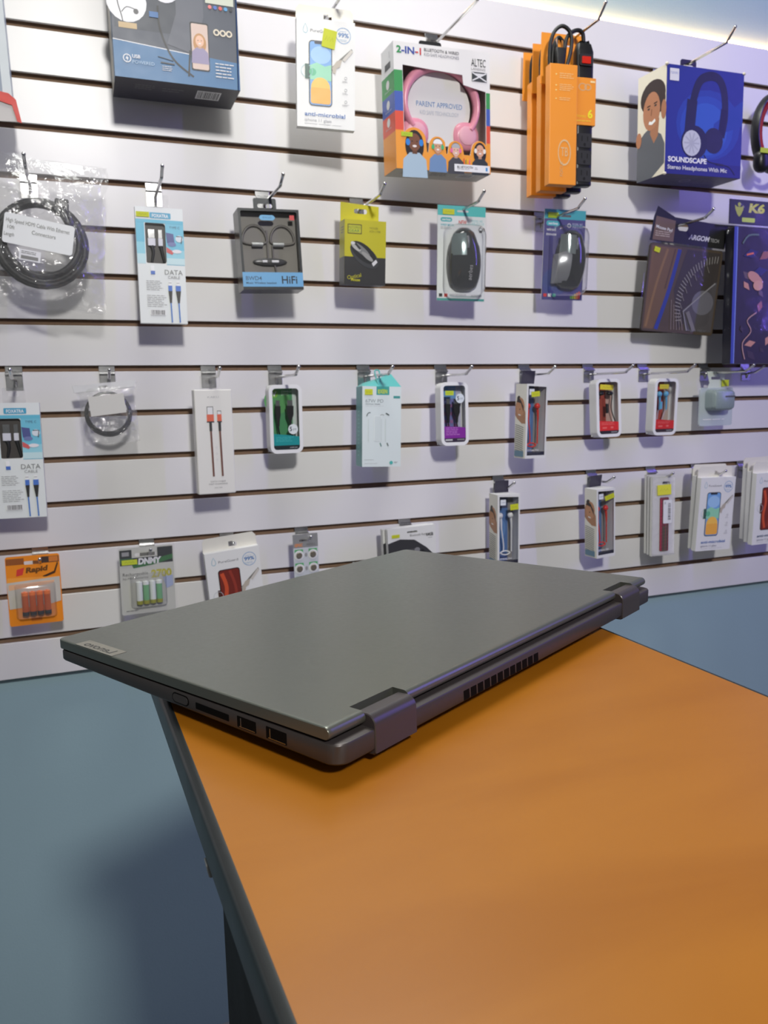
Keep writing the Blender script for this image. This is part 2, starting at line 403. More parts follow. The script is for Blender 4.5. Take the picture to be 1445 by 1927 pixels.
# T-moulding round the rim
b = MB(); rings = []
prof = [(.0012, 0), (.0006, .0003), (-.0006, -.0001), (-.0020, -.0009), (-.0029, -.0024), (-.0032, -.0042), (-.0032, -.0155), (-.0026, -.0172), (-.0012, -.018), (.0012, -.018)]
for ins, dz in prof:
    rings.append([(x, y, DT + dz) for x, y in outline(ins)])
b.loft(rings, cap=False); b.build('edge_trim', mat('dark_edge_rubber', (40, 43, 43), rough=.38, spec=.3, noise=.06), cr, smooth=50)
b = MB(); b.box(.06 - .17, .29 - .17, -.977 + 1.6 - 1.3, -.977 + 1.6, 0, DT - TH); b.build('support_panel', mat('dark_brown_panel', (22, 16, 14), rough=.6, spec=.15), cr)
b = MB(); b.loft([[(.0335 - .17 + sx * k, -1.160 + 1.6 + sy * k, z) for sx, sy in ((-1, -1), (1, -1), (1, 1), (-1, 1))] for z, k in ((DT - TH - .006, .0020), (DT - TH, .0032))])
b.build('corner_bumper', mat('grey_bumper', (170, 168, 164), rough=.5), cr, bevel=.0006)

# ---------------------------------------------------------------- laptop
lp = bpy.data.objects.new('laptop', None); C.objects.link(lp); lp.location = (.082, -1.154, DT); lp.rotation_euler = (0, 0, math.atan2(.487, .873))
tag(lp, 'closed graphite grey laptop lying diagonally across the orange counter top', 'laptop')
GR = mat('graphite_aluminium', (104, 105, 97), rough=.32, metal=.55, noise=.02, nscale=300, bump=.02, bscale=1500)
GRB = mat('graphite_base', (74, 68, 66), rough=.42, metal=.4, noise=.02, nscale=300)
LW, LD = .3215, .2175
ztop = lambda y: .0230 - .004 * y / LD
def lid_prof(x, y0, y1, bull, ins=0):
    T = .0056; pts = []
    if bull:
        r = T / 2 - ins * .6
        for k in range(9):
            a = R(90 + 180 * k / 8); pts.append((y0 + T / 2 + r * cos(a), ztop(y0 + T / 2) - T / 2 + r * sin(a)))
    else:
        for k in range(9): pts.append((y0 + ins * .5, ztop(y0) - ins - (T - 2 * ins) * k / 8))
    c = .0006
    pts += [(y1 - c - ins, ztop(y1) - T + ins), (y1 - ins, ztop(y1) - T + c + ins), (y1 - ins, ztop(y1) - c - ins), (y1 - c - ins, ztop(y1) - ins), (y1 - .003, ztop(y1 - .003) - ins)] + ([(y0 + T / 2 + .0012, ztop(y0 + T / 2 + .0012) - ins)] if bull else [(y0 + .0012, ztop(y0 + .0012) - ins)])
    return [(x, y, z) for y, z in pts]
b = MB()
def yf(x):
    r = .004; e = min(x, LW - x); return LD - (r - math.sqrt(max(0, r * r - (r - e) ** 2)) if e < r else 0)
H1, H2 = (.0218, .0508), (.2710, .2998)
seg = [(0, H1[0], True), (H1[0], H1[1], False), (H1[1], H2[0], True), (H2[0], H2[1], False), (H2[1], LW, True)]
for a, c_, bull in seg:
    xs = [a, c_]
    if a == 0: xs = [0, .0003, .0008, .002, .004, c_]
    if c_ == LW: xs = [a, LW - .004, LW - .002, LW - .0008, LW - .0003, LW]
    rings = []
    for x in xs:
        e = min(x, LW - x); ins = .0005 if e == 0 else (.0002 if e < .0004 else 0)
        rings.append(lid_prof(x, 0 if bull else .0092, yf(x), bull, ins))
    b.loft(rings)
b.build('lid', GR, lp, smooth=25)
# base: rounded plan rings stacked in z
def plan(ins, r=.007, y0=-.0045):
    return rrect(ins, y0 + ins, LW - ins, LD - ins, max(.001, r - ins * .3), 6)
ztb = lambda y: .0163 - .0032 * y / LD
b = MB(); rings = []
for ins, kind, dz in ((.016, 0, .0034), (.0025, 0, .0062), (.0005, 0, .0072), (0, 0, .0080), (0, 1, -.0010), (.0004, 1, -.0003), (.0012, 1, 0)):
    rings.append([(x, y, (dz if kind == 0 else ztb(y) + dz)) for x, y in plan(ins)])
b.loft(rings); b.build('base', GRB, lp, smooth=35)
for H in (H1, H2):                              # hinge covers
    b = MB(); rings = []
    for x, ins in ((H[0] + .0004, .0004), (H[0] + .0008, 0), (H[1] - .0008, 0), (H[1] - .0004, .0004)):
        pr = [(.0090 - ins, .0040 + ins), (-.0038 + ins, .0046 + ins), (-.0052 + ins, .0056 + ins), (-.0050 + ins, .0160)]
        for k in range(8):
            a = R(170 - 85 * k / 7); pr.append((-.0002 + (.0048 - ins) * cos(a), .0172 + (.0048 - ins) * sin(a)))
        pr += [(.0052, .0216 - ins), (.0055, .0150)]
        rings.append([(x, y, z) for y, z in pr])
    b.loft(rings); b.build('hinge_cover', mat('hinge_plastic', (62, 56, 56), rough=.33), lp, smooth=35)
DARK = mat('port_black', 7, rough=.7, spec=.1)
METAL = mat('port_metal', 165, rough=.3, metal=1)
def side_pt(y, f): return .0080 + (ztb(y) - .0009 - .0080) * f
b = MB(); b.prism([rrect(.0935, side_pt(.1, .20), .1055, side_pt(.1, .88), .0022)], -.0004, .0004, 'x'); o = b.build('power_button', GRB, lp, bevel=.0002)
b = MB(); b.prism([rrect(.0930, side_pt(.1, .12), .1060, side_pt(.1, .96), .0024), rrect(.0935, side_pt(.1, .20), .1055, side_pt(.1, .88), .0022)], -.00025, .0004, 'x'); b.build('button_gap', DARK, o)
b = MB(); b.prism([rrect(.0632, side_pt(.07, .22), .0876, side_pt(.07, .72), .0004)], -.00012, .002, 'x'); b.build('card_slot', DARK, lp)
for y0, y1 in ((.0447, .0573), (.0252, .0380)):
    za, zc = side_pt(y0, .10), side_pt(y1, .90)
    b = MB(); b.prism([rrect(y0, za, y1, zc, .0003)], -.00012, .002, 'x'); pr = b.build('usb_port', DARK, lp)
    b = MB(); b.box(-.0003, -.0001, y0 + .0006, y1 - .0014, za + .0004, za + .0007); b.box(-.0003, -.0001, y1 - .0028, y1 - .0024, za + .0008, zc - .0006)
    b.build('contact_strip', METAL, pr)
vg = MB()
n = 12
for i in range(n):
    x = .0880 + (.1615 - .0880) * i / n; wv = .0046; z0, z1 = .0078, .0126; sk = -.0004
    vg.add([(x, -.0047, z0), (x + wv, -.0047, z0), (x + wv + sk, -.0047, z1), (x + sk, -.0047, z1), (x, -.003, z0), (x + wv, -.003, z0), (x + wv + sk, -.003, z1), (x + sk, -.003, z1)],
           [(0, 1, 2, 3), (4, 7, 6, 5), (0, 4, 5, 1), (1, 5, 6, 2), (2, 6, 7, 3), (3, 7, 4, 0)])
vg.build('vent_grille', DARK, lp)
b = MB(); b.prism([[(.0002, .1600), (.0092, .1600), (.0092, .1975), (.0002, .1975)]], 0, .00012, 'z')
lo = b.build('logo_plate', mat('logo_plate_metal', (150, 145, 132), rough=.35, metal=.7), lp); lo.location = (0, 0, 0)
for v in lo.data.vertices: v.co.z += ztop(v.co.y) + .00002
a = Art((.0092, .1600, ztop(.160) + .00018), (0, 1, -.0184), (-1, 0, 0), (0, 0, 1), .0375, .0090, 0)
a.text('Lenovo', .13, .80, .58, (44, 42, 38), bold=.012, fit=.74); a.build('logo_lettering', lo)
for x, y in ((.05, .03), (.27, .03), (.05, .172), (.27, .172)):
    b = MB(); b.prism([rrect(x - .014, y - .003, x + .014, y + .003, .0028)], 0, .0036, 'z'); b.build('rubber_foot', BLACKR, lp)

# ---------------------------------------------------------------- display hooks
def hook(X, k, L, label, rise=.013):
    z0 = FL + k * P
    o = bpy.data.objects.new('display_hook', None); C.objects.link(o); o.location = (X, 0, z0); tag(o, label, 'hook', 'chrome slatwall hooks')
    b = MB(); W = .013
    b.box(-W, W, -.0016, -.0002, -.040, -.0098); b.box(-W, W, -.0016, .0045, -.0098, -.0084); b.box(-W, W, .0035, .0045, -.0084, -.0008)
    b.loft([[(-W, -.0012, -.011), (W, -.0012, -.011), (W, -.0062, -.013), (-W, -.0062, -.013)], [(-W, -.0012, -.0168), (W, -.0012, -.0168), (W, -.0062, -.0150), (-W, -.0062, -.0150)]])
    b.build('bracket', ZINC, o, bevel=.0004)
    e = .022
    b = MB(); b.tube([(.002, -.0005, -.034), (.002, -.004, -.025), (.002, -.012, -.023), (.002, -(L - e) * .5, -.0225), (.002, -(L - e) + .004, -.0222), (.002, -(L - e) - .003, -.0200), (.002, -L + .001, rise - .024), (.002, -L, rise - .023)], .0026, k=10, smooth=3)
    b.ellip((.002, -L, rise - .023), (.0031, .0031, .0031), 10, 8)
    b.build('prong', CHROME, o, smooth=60)
    return o
hook(.078 + .095, 8, .15, 'chrome hook behind the ring light box, at the top of the frame')
hook(.436, 8, .175, 'long chrome hook holding the top screen protector box')
hook(.655, 8, .20, 'long chrome hook through the tab of the kids headphones box')
hook(.890, 8, .205, 'long chrome hook holding the orange power strips, tip against the LED glow', rise=.02)
hook(1.178, 8, .205, 'long chrome hook holding the blue headphone box, tip against the LED glow', rise=.02)
hook(-.059, 4, .140, 'chrome hook through the bag of coiled thick black cable')
hook(.135, 4, .138, 'chrome hook above the blue and white data cable box, bracket visible')
hook(.322, 4, .146, 'chrome hook through the tab of the grey earphone case')
hook(.499, 4, .140, 'chrome hook through the yellow flap of the mouse box')
hook(.686, 4, .144, 'chrome hook holding the white carded black mouse')
hook(.893, 4, .150, 'chrome hook holding the violet carded silver mouse')
hook(1.192, 4, .154, 'chrome hook holding the brown mouse pad')
hook(-.105, 0, .10, 'chrome hook bracket at left edge, holding the data cable box')
hook(.040, 0, .060, 'short chrome hook clipped above the zip bag of thin cable')
hook(.211, 0, .116, 'chrome hook holding the tall white box with red plug cables')
hook(.332, 0, .166, 'chrome hook holding the green and white cable case')
hook(.505, 0, .148, 'chrome hook holding the teal and white charger box')
hook(.668, 0, .130, 'chrome hook holding the purple and white cable case')
hook(.859, 0, .110, 'chrome hook holding the boxed red earphones of the upper row')
hook(1.016, 0, .144, 'chrome hook holding the red case with black earphones')
hook(1.159, 0, .156, 'chrome hook holding the red case with light blue earphones')
hook(1.329, 0, .141, 'chrome hook holding the clear pack with grey charger, tip below the big dark pack')
hook(1.452, 0, .05, 'chrome hook bracket at the right edge below the big dark pack')
hook(.799, -3, .060, 'chrome hook holding the box of white earphones')
hook(1.030, -3, .075, 'chrome hook holding the box of red earphones in the lower row')
hook(1.190, -3, .068, 'chrome hook holding the watch strap bags')
hook(1.318, -3, .088, 'chrome hook holding the protector boxes with the yellow and blue phone')
hook(1.455, -3, .070, 'chrome hook at right edge holding the protector boxes with a red phone')
hook(-.088, -4, .060, 'chrome hook holding the orange battery card')
hook(.087, -4, .058, 'chrome hook holding the black and green rechargeable battery card')
hook(.230, -4, .056, 'chrome hook holding the tilted protector box by the laptop')
hook(.372, -4, .058, 'chrome hook holding the silver button cell card')
hook(.586, -4, .060, 'chrome hook holding the black and white pack half hidden by the laptop')

BLK = (38, 38, 40)
# ---------------------------------------------------------------- top row
# ring light box
p = Pack('ring_light_box', 'blue and charcoal ring light box hanging at the top left, cut by the frame', 'box', .173, -.110, 1.747 + .135, .190, .27, .088, 0, 0, 0)
p.carton(mat('dark_blue_box', (66, 74, 92), rough=.4)); h = p.h
a = p.art(); NV = (74, 80, 92); BL = (70, 118, 160)
a.rect(0, 0, 1, 1, NV); v = lambda z: 1 - z / h
a.rect(.02, v(.125), .62, v(.070) - .0, (60, 66, 76)) ; a.poly([(.0, v(.052)), (0, 1), (1, 1), (1, v(.040))], BL); a.line([(0, v(.053)), (.62, v(.044))], .006, 235)
a.ell(.12, v(.108), .155, 238); a.line([(.07, v(.135)), (.05, v(.11)), (.08, v(.085)), (.09, v(.07))], .008, 60, 4); a.line([(.08, v(.092)), (.12, v(.10)), (.18, v(.098))], .006, 60, 3)
a.rect(.05, v(.078), .19, v(.070), (196, 168, 120)); a.ell(.19, v(.095), .02, 90)
a.poly([(.5, v(.16)), (.5, v(.10)), (.42, v(.055)), (.62, v(.045)), (.72, v(.10)), (.72, v(.16))], (92, 96, 106))
a.ring(.42, v(.135), .115, .055, (236, 236, 240)); a.line([(.36, v(.108)), (.37, v(.075)), (.46, v(.035)), (.62, v(.012))], .014, 34, 5); a.line([(.6, v(.05)), (.58, v(.012))], .014, 34)
a.rrect(.605, v(.092), .755, v(.022), .015, 30); a.rrect(.615, v(.090), .748, v(.024), .012, (214, 190, 176))
a.person(.68, v(.066), .034, (232, 186, 156), (190, 140, 86), (150, 140, 170), long=True)
a.rect(.74, v(.150), .97, v(.122), (206, 210, 190)); 
for i, c_ in enumerate(((226, 120, 120), (70, 110, 190), (220, 90, 80), (80, 160, 210), (40, 44, 50))): a.ell(.775 + i * .043, v(.117), .015, c_)
for i in range(3): a.ring(.82 + i * .052, v(.081), .026, .012, (226, 214, 190))
a.rect(.29, v(.098), .36, v(.090), (60, 110, 165)); a.ring(.10, v(.027), .032, .007, 232); a.poly([(.108, v(.033)), (.088, v(.026)), (.10, v(.026)), (.092, v(.020)), (.112, v(.028)), (.10, v(.028))], 232)
a.text('USB', .14, v(.0285), .018, 235, bold=.02); a.text('POWERED', .14, v(.0205), .018, (176, 200, 220), fit=.17)
a.line([(.34, v(.035)), (.46, v(.031))], .006, 40); a.micro(.37, v(.022), .46, v(.014), 3, 215); a.micro(.80, v(.036), .97, v(.012), 5, 215); a.line([(.36, v(.027)), (.47, v(.026))], .01, 60)
a.build('front_print', p.o)
a = p.art('bottom'); a.rect(0, 0, 1, 1, (54, 54, 62)); a.micro(.16, .25, .32, .5, 3, 100); a.micro(.38, .3, .55, .5, 2, 100); a.barcode(.66, .22, .86, .62); a.build('bottom_print', p.o)
a = p.art('left'); a.rect(0, 0, 1, 1, (196, 190, 176)); a.rect(.75, .3, 1, 1, BL); a.build('side_print', p.o)
b = MB(); b.tube([(.095 - .003, -.0445, .0), (.0955, -.0447, h)], .0012, k=8); b.build('corner_fold', mat('navy_edge', (40, 70, 110), rough=.4), p.o)

# box at the top left edge
p = Pack('gadget_box', 'grey blue box with torn red and white bottom flap at the top left edge', 'box', -.128, -.112, 1.787, .118, .20, .05, 0, 0, -1)
p.carton(mat('slate_box', (126, 138, 158), rough=.35)); a = p.art(); a.rect(0, 0, 1, 1, (118, 132, 150)); a.ell(.62, .45, .3, (86, 92, 130), 1.4); a.ring(.62, .45, .33, .04, (210, 220, 228), 1.4); a.rect(.9, 0, 1, 1, (196, 204, 206))
a.build('front_print', p.o)
b = MB(); b.loft([[(-.06, -.027, .022), (.062, -.027, .012), (.066, -.028, -.022), (-.06, -.028, -.026)], [(-.06, -.0262, .022), (.062, -.0262, .012), (.066, -.0272, -.022), (-.06, -.0272, -.026)]])
b.build('torn_flap', mat('grey_flap_card', (200, 196, 192), rough=.6), p.o)
b = MB(); b.loft([[(-.06, -.0285, .028), (.02, -.0285, .022), (.055, -.0285, .016), (.064, -.0285, .008), (.069, -.029, -.024), (.063, -.029, -.022), (.058, -.029, .0), (.03, -.0288, .008), (-.06, -.0288, .006)], [(-.06, -.0275, .028), (.02, -.0275, .022), (.055, -.0275, .016), (.064, -.0275, .008), (.069, -.028, -.024), (.063, -.028, -.022), (.058, -.028, .0), (.03, -.0278, .008), (-.06, -.0278, .006)]])
b.build('red_flap', mat('red_card', (206, 52, 40), rough=.5), p.o)

# screen protector boxes
def glass_box(label, X, Y, Z, yaw=0, tilt=0, roll=0, phone='blue', group='screen protector boxes', d=.013, sticker=False, h=.166):
    w = .098
    p = Pack('screen_protector_box', label, 'box', X, Y, Z, w, h, d, yaw, tilt, roll, group)
    p.carton(WHITECARD, bevel=.0006); a = p.art()
    a.rect(0, 0, 1, 1, (232, 232, 228))
    a.ring(.15, .115, .042, .008, (110, 170, 190), 1.15); a.poly([(.15, .045), (.11, .10), (.19, .10)], (232, 232, 228)); a.line([(.115, .098), (.15, .055), (.185, .098)], .009, (110, 170, 190))
    a.text('PureGuard', .235, .125, .026, (96, 96, 104), fit=.36)
    a.ring(.80, .13, .128, .009, (96, 150, 200)); a.text('99%', .80, .145, .040, (62, 120, 180), 'c', bold=.02, fit=.185); a.micro(.73, .09, .87, .10, 1, (130, 170, 210)); a.micro(.70, .165, .90, .19, 2, (160, 185, 210))
    # phone picture
    if phone == 'blue':
        a.rrect(.205, .20, .605, .800, .06, (52, 54, 62)); a.rrect(.222, .210, .590, .790, .045, (120, 170, 222)); a.rrect(.30, .208, .50, .232, .02, (52, 54, 62))
        a.ell(.41, .33, .175, (160, 200, 236), .8); a.poly([(.222, .43), (.34, .40), (.48, .43), (.59, .41), (.59, .56), (.222, .56)], (150, 214, 178)); a.ell(.27, .49, .06, (96, 186, 140), 1)
        a.ell(.405, .63, .165, (250, 196, 90), 1.0); a.rrect(.235, .63, .578, .778, .04, (246, 178, 76)); a.ring(.17, .485, .10, .008, (160, 200, 205)); a.rect(.14, .42, .205, .555, (62, 96, 84))
    else:
        a.rrect(.205, .20, .605, .800, .05, (40, 30, 32)); a.rrect(.222, .210, .590, .790, .045, (120, 44, 34)); a.line([(.27, .24), (.33, .4), (.28, .6), (.34, .77)], .07, (206, 84, 50), 5); a.line([(.42, .22), (.5, .45), (.42, .75)], .05, (150, 58, 44), 5); a.rect(.165, .42, .215, .56, (80, 50, 40)); a.ring(.165, .485, .09, .008, (190, 196, 200))
    a.line([(.60, .44), (.72, .37), (.95, .25)], .03, (120, 118, 112)); a.poly([(.60, .44), (.68, .37), (.78, .35), (.74, .42), (.68, .44), (.66, .49), (.62, .48)], (188, 178, 162)); a.line([(.95, .26), (.80, .36)], .05, (206, 200, 190))
    for i in range(3):
        a.ring(.84, .52 + i * .11, .025, .007, 176); a.micro(.78, .545 + i * .11, .90, .565 + i * .11, 2, 186)
    a.text('anti-microbial', .13, .895, .036, (40, 100, 172) if phone == 'blue' else (52, 80, 120), bold=.012, fit=.70); a.text('iphone 11 glass', .13, .945, .026, (150, 150, 156), fit=.46)
    a.micro(.13, .965, .92, .975, 1, 200); a.build('front_print', p.o)
    b = MB(); hh = .024
    b.prism([[(-w / 2, h - .002), (w / 2, h - .002), (w / 2 - .001, h + hh - .006), (w / 2 - .006, h + hh), (-w / 2 + .006, h + hh), (-w / 2 + .001, h + hh - .006)], [(-.002, h + .004), (.012, h + .004), (.012, h + .010), (.006, h + .010), (.006, h + .013), (-.002, h + .013)]], d / 2 - .0012, d / 2)
    b.build('hang_flap', mat('cream_card', (228, 225, 212), rough=.55), p.o)
    if sticker: p.sticker(.44, .09, .67, .26, .16)
    return p
glass_box('screen protector box alone in the top row, with a yellow price sticker', .415, -.10, 1.792, -7, 0, 1.5, sticker=True, h=.170)

# kids headphones box
p = Pack('kids_headphones_box', 'orange and rainbow striped kids headphones box with pink headphones behind its window', 'box', .628, -.105, 1.757, .185, .205, .058, 0, 1, -1.2)
w, h, d = p.w, p.h, p.d
KID = ((-.0574, .0459, .0235), (-.013, .0410, .0165), (.0222, .0369, .0155), (.0703, .0389, .0165))
def crown(x):
    z = .030
    for kx_, kz_, kr_ in KID:
        if abs(x - kx_) < kr_: z = max(z, kz_ + math.sqrt(kr_ * kr_ - (x - kx_) ** 2))
    return z
CRX = [-.076 + .160 * k / 64 for k in range(65)]
hole = [(-.076, h - .036), (.038, h - .042), (.040, h - .058), (.060, h - .062), (.084, h - .066)] + [(x, crown(x)) for x in reversed(CRX)]
p.windowed(mat('white_box_card', (232, 230, 226), rough=.45), hole)
a = p.art()
def fr(u0, v0, u1, v1, c_): a.rect(u0, v0, u1, v1, c_)
ST = [(.22, .385, (62, 150, 84)), (.385, .54, (70, 96, 176)), (.54, .69, (222, 84, 62)), (.69, 1, (238, 154, 54))]
for v0, v1, c_ in ST: fr(0, v0, .0855, v1, c_)
for v0, v1, c_ in ((.33, .46, (62, 150, 84)), (.46, .60, (70, 96, 176)), (.60, .75, (222, 84, 62))): fr(.957, v0, 1, v1, c_)
zz = lambda q: 1 - q / h; xx = lambda q: (q + w / 2) / w
a.poly([(0, 1), (1, 1), (1, .745), (xx(.0842), .745)] + [(xx(x), zz(crown(x)) + .001) for x in reversed(CRX)] + [(xx(-.0762), .70), (0, .70)], (238, 156, 56))
a.build('stripe_print', p.o); a.b = MB(); a.b.flat = True
a.text('2-IN-1', .03, .085, .052, (60, 80, 160), bold=.03, fit=.25); a.text('2', .03, .085, .052, (50, 150, 80), bold=.03, fit=.045); a.text('-1', .225, .085, .052, (215, 70, 50), bold=.03)
a.text('BLUETOOTH & WIRED', .31, .052, .024, (70, 70, 80), fit=.36, bold=.01); a.text('KID-SAFE HEADPHONES', .31, .088, .024, (140, 140, 148), fit=.36)
a.build('title_print', p.o); a.b = MB(); a.b.flat = True
a.text('ALTEC', .80, .125, .062, (52, 56, 58), fit=.155); a.text('LANSING', .80, .155, .018, (140, 140, 140), fit=.15)
a.rect(.805, .17, .965, .245, (62, 66, 66)); a.poly([(.815, .18), (.885, .2075), (.955, .18)], 220); a.line([(.81, .175), (.96, .24)], .012, 225); a.line([(.81, .24), (.96, .175)], .012, 225)
a.build('maker_emblem', p.o); a.b = MB(); a.b.flat = True
a.person(.19, .775, .062, (122, 78, 56), (40, 32, 32), (168, 190, 206), phones=(50, 130, 210), long=True)
a.person(.43, .80, .045, (206, 156, 124), (90, 60, 40), (110, 140, 180), cap=(236, 236, 236), phones=(70, 180, 120))
a.person(.62, .82, .042, (226, 180, 156), (120, 90, 70), (70, 70, 76), cap=(176, 176, 180), phones=(226, 110, 160))
a.person(.88, .81, .044, (216, 164, 136), (36, 34, 40), (52, 56, 60), phones=(230, 226, 220), long=True)
a.rect(.60, .935, .985, .995, 232); a.text('BLUETOOTH', .63, .968, .020, 40, bold=.02, fit=.17); a.micro(.63, .975, .78, .985, 1, 120); a.micro(.82, .955, .86, .98, 2, 120); a.rect(.94, .95, .96, .98, (70, 150, 210))
for i, c_ in enumerate(((220, 60, 60), (60, 150, 80), (240, 200, 40), (230, 90, 150))): a.rect(.70 + i * .02, .885 + .01 * (i % 2), .708 + i * .02, .93, c_)
a.build('front_print', p.o)
p.sticker(.055, .705, .17, .74, 0, col=(176, 200, 40))
a = p.art('left')
for v0, v1, c_ in ((0, .225, 228), (.225, .39, (62, 150, 84)), (.39, .545, (70, 96, 176)), (.545, .70, (222, 84, 62)), (.70, 1, (238, 154, 54))): a.rect(0, v0, 1, v1, c_)
a.text('ALTEC', .7, .10, .012, 80, rot=-pi / 2, fit=None); a.rect(.3, .13, .75, .18, (70, 74, 74))
for vv in (.30, .46, .60): a.ell(.5, vv, .13, 220); a.micro(.25, vv + .045, .8, vv + .06, 2, 215)
a.build('side_print', p.o)
a = p.art('bottom'); a.rect(0, 0, 1, 1, (188, 184, 174)); a.micro(.1, .3, .3, .6, 3, 120); a.barcode(.7, .2, .86, .6); a.micro(.4, .2, .6, .6, 4, 110); a.build('bottom_print', p.o)
p.tab(BLACKP, w=.044, h=.030, x=.003, r=.004, hole=(.028, .006))
# insert and headphones in the window
b = MB(); b.box(-w / 2 + .0015, w / 2 - .0015, .020, .021, .0015, h - .002); b.build('rear_insert', mat('rosewood_card', (168, 132, 120), rough=.6), p.o)
b = MB(); b.prism([[(.0 + .061 * cos(R(t)), .112 + .058 * sin(R(t)) * (1 if sin(R(t)) > 0 else 1.15)) for t in range(0, 360, 12)]], -.012, .018); b.build('white_disc', mat('white_gloss_card', (236, 234, 230), rough=.25), p.o)
a = Art((-.056, -.0122, .135), (1, 0, 0), (0, 0, -1), (0, -1, 0), .112, .05, .0002); a.text('PARENT APPROVED', .5, .48, .17, (110, 150, 200), 'c', fit=.80); a.text('KID SAFE TECHNOLOGY', .5, .74, .13, (190, 196, 206), 'c', fit=.68); a.build('disc_lettering', p.o)
PINK = mat('pink_plastic', (240, 158, 178), rough=.25)
b = MB(); pts = []
for t in range(-38, 219, 8):
    pts.append((.002 + .071 * cos(R(t)), -.013, .115 + .064 * sin(R(t))))
rings = []
for i, q in enumerate(pts):
    t = R(-38 + 8 * i); n_ = Vector((cos(t), 0, sin(t))); th = .0062 + .0034 * max(0, sin(t)); wd = .011
    c_ = Vector(q); rings.append([c_ + n_ * th * cos(s) + Vector((0, wd * sin(s), 0)) for s in [2 * pi * k / 12 for k in range(12)]])
b.loft(rings); hb = b.build('headband', PINK, p.o, smooth=60)
for sx in (-1, 1):
    b = MB(); b.ellip((sx * .050 + .002, -.010, .066), (.026, .011, .025), 24, 12, .85); e_ = b.build('ear_cup', PINK, p.o, smooth=60)
    b = MB(); b.ellip((sx * .050 + .002, -.019, .066), (.018, .003, .017), 20, 8); b.build('ear_pad', mat('pale_pink_pad', (244, 182, 196), rough=.5), e_, smooth=60)

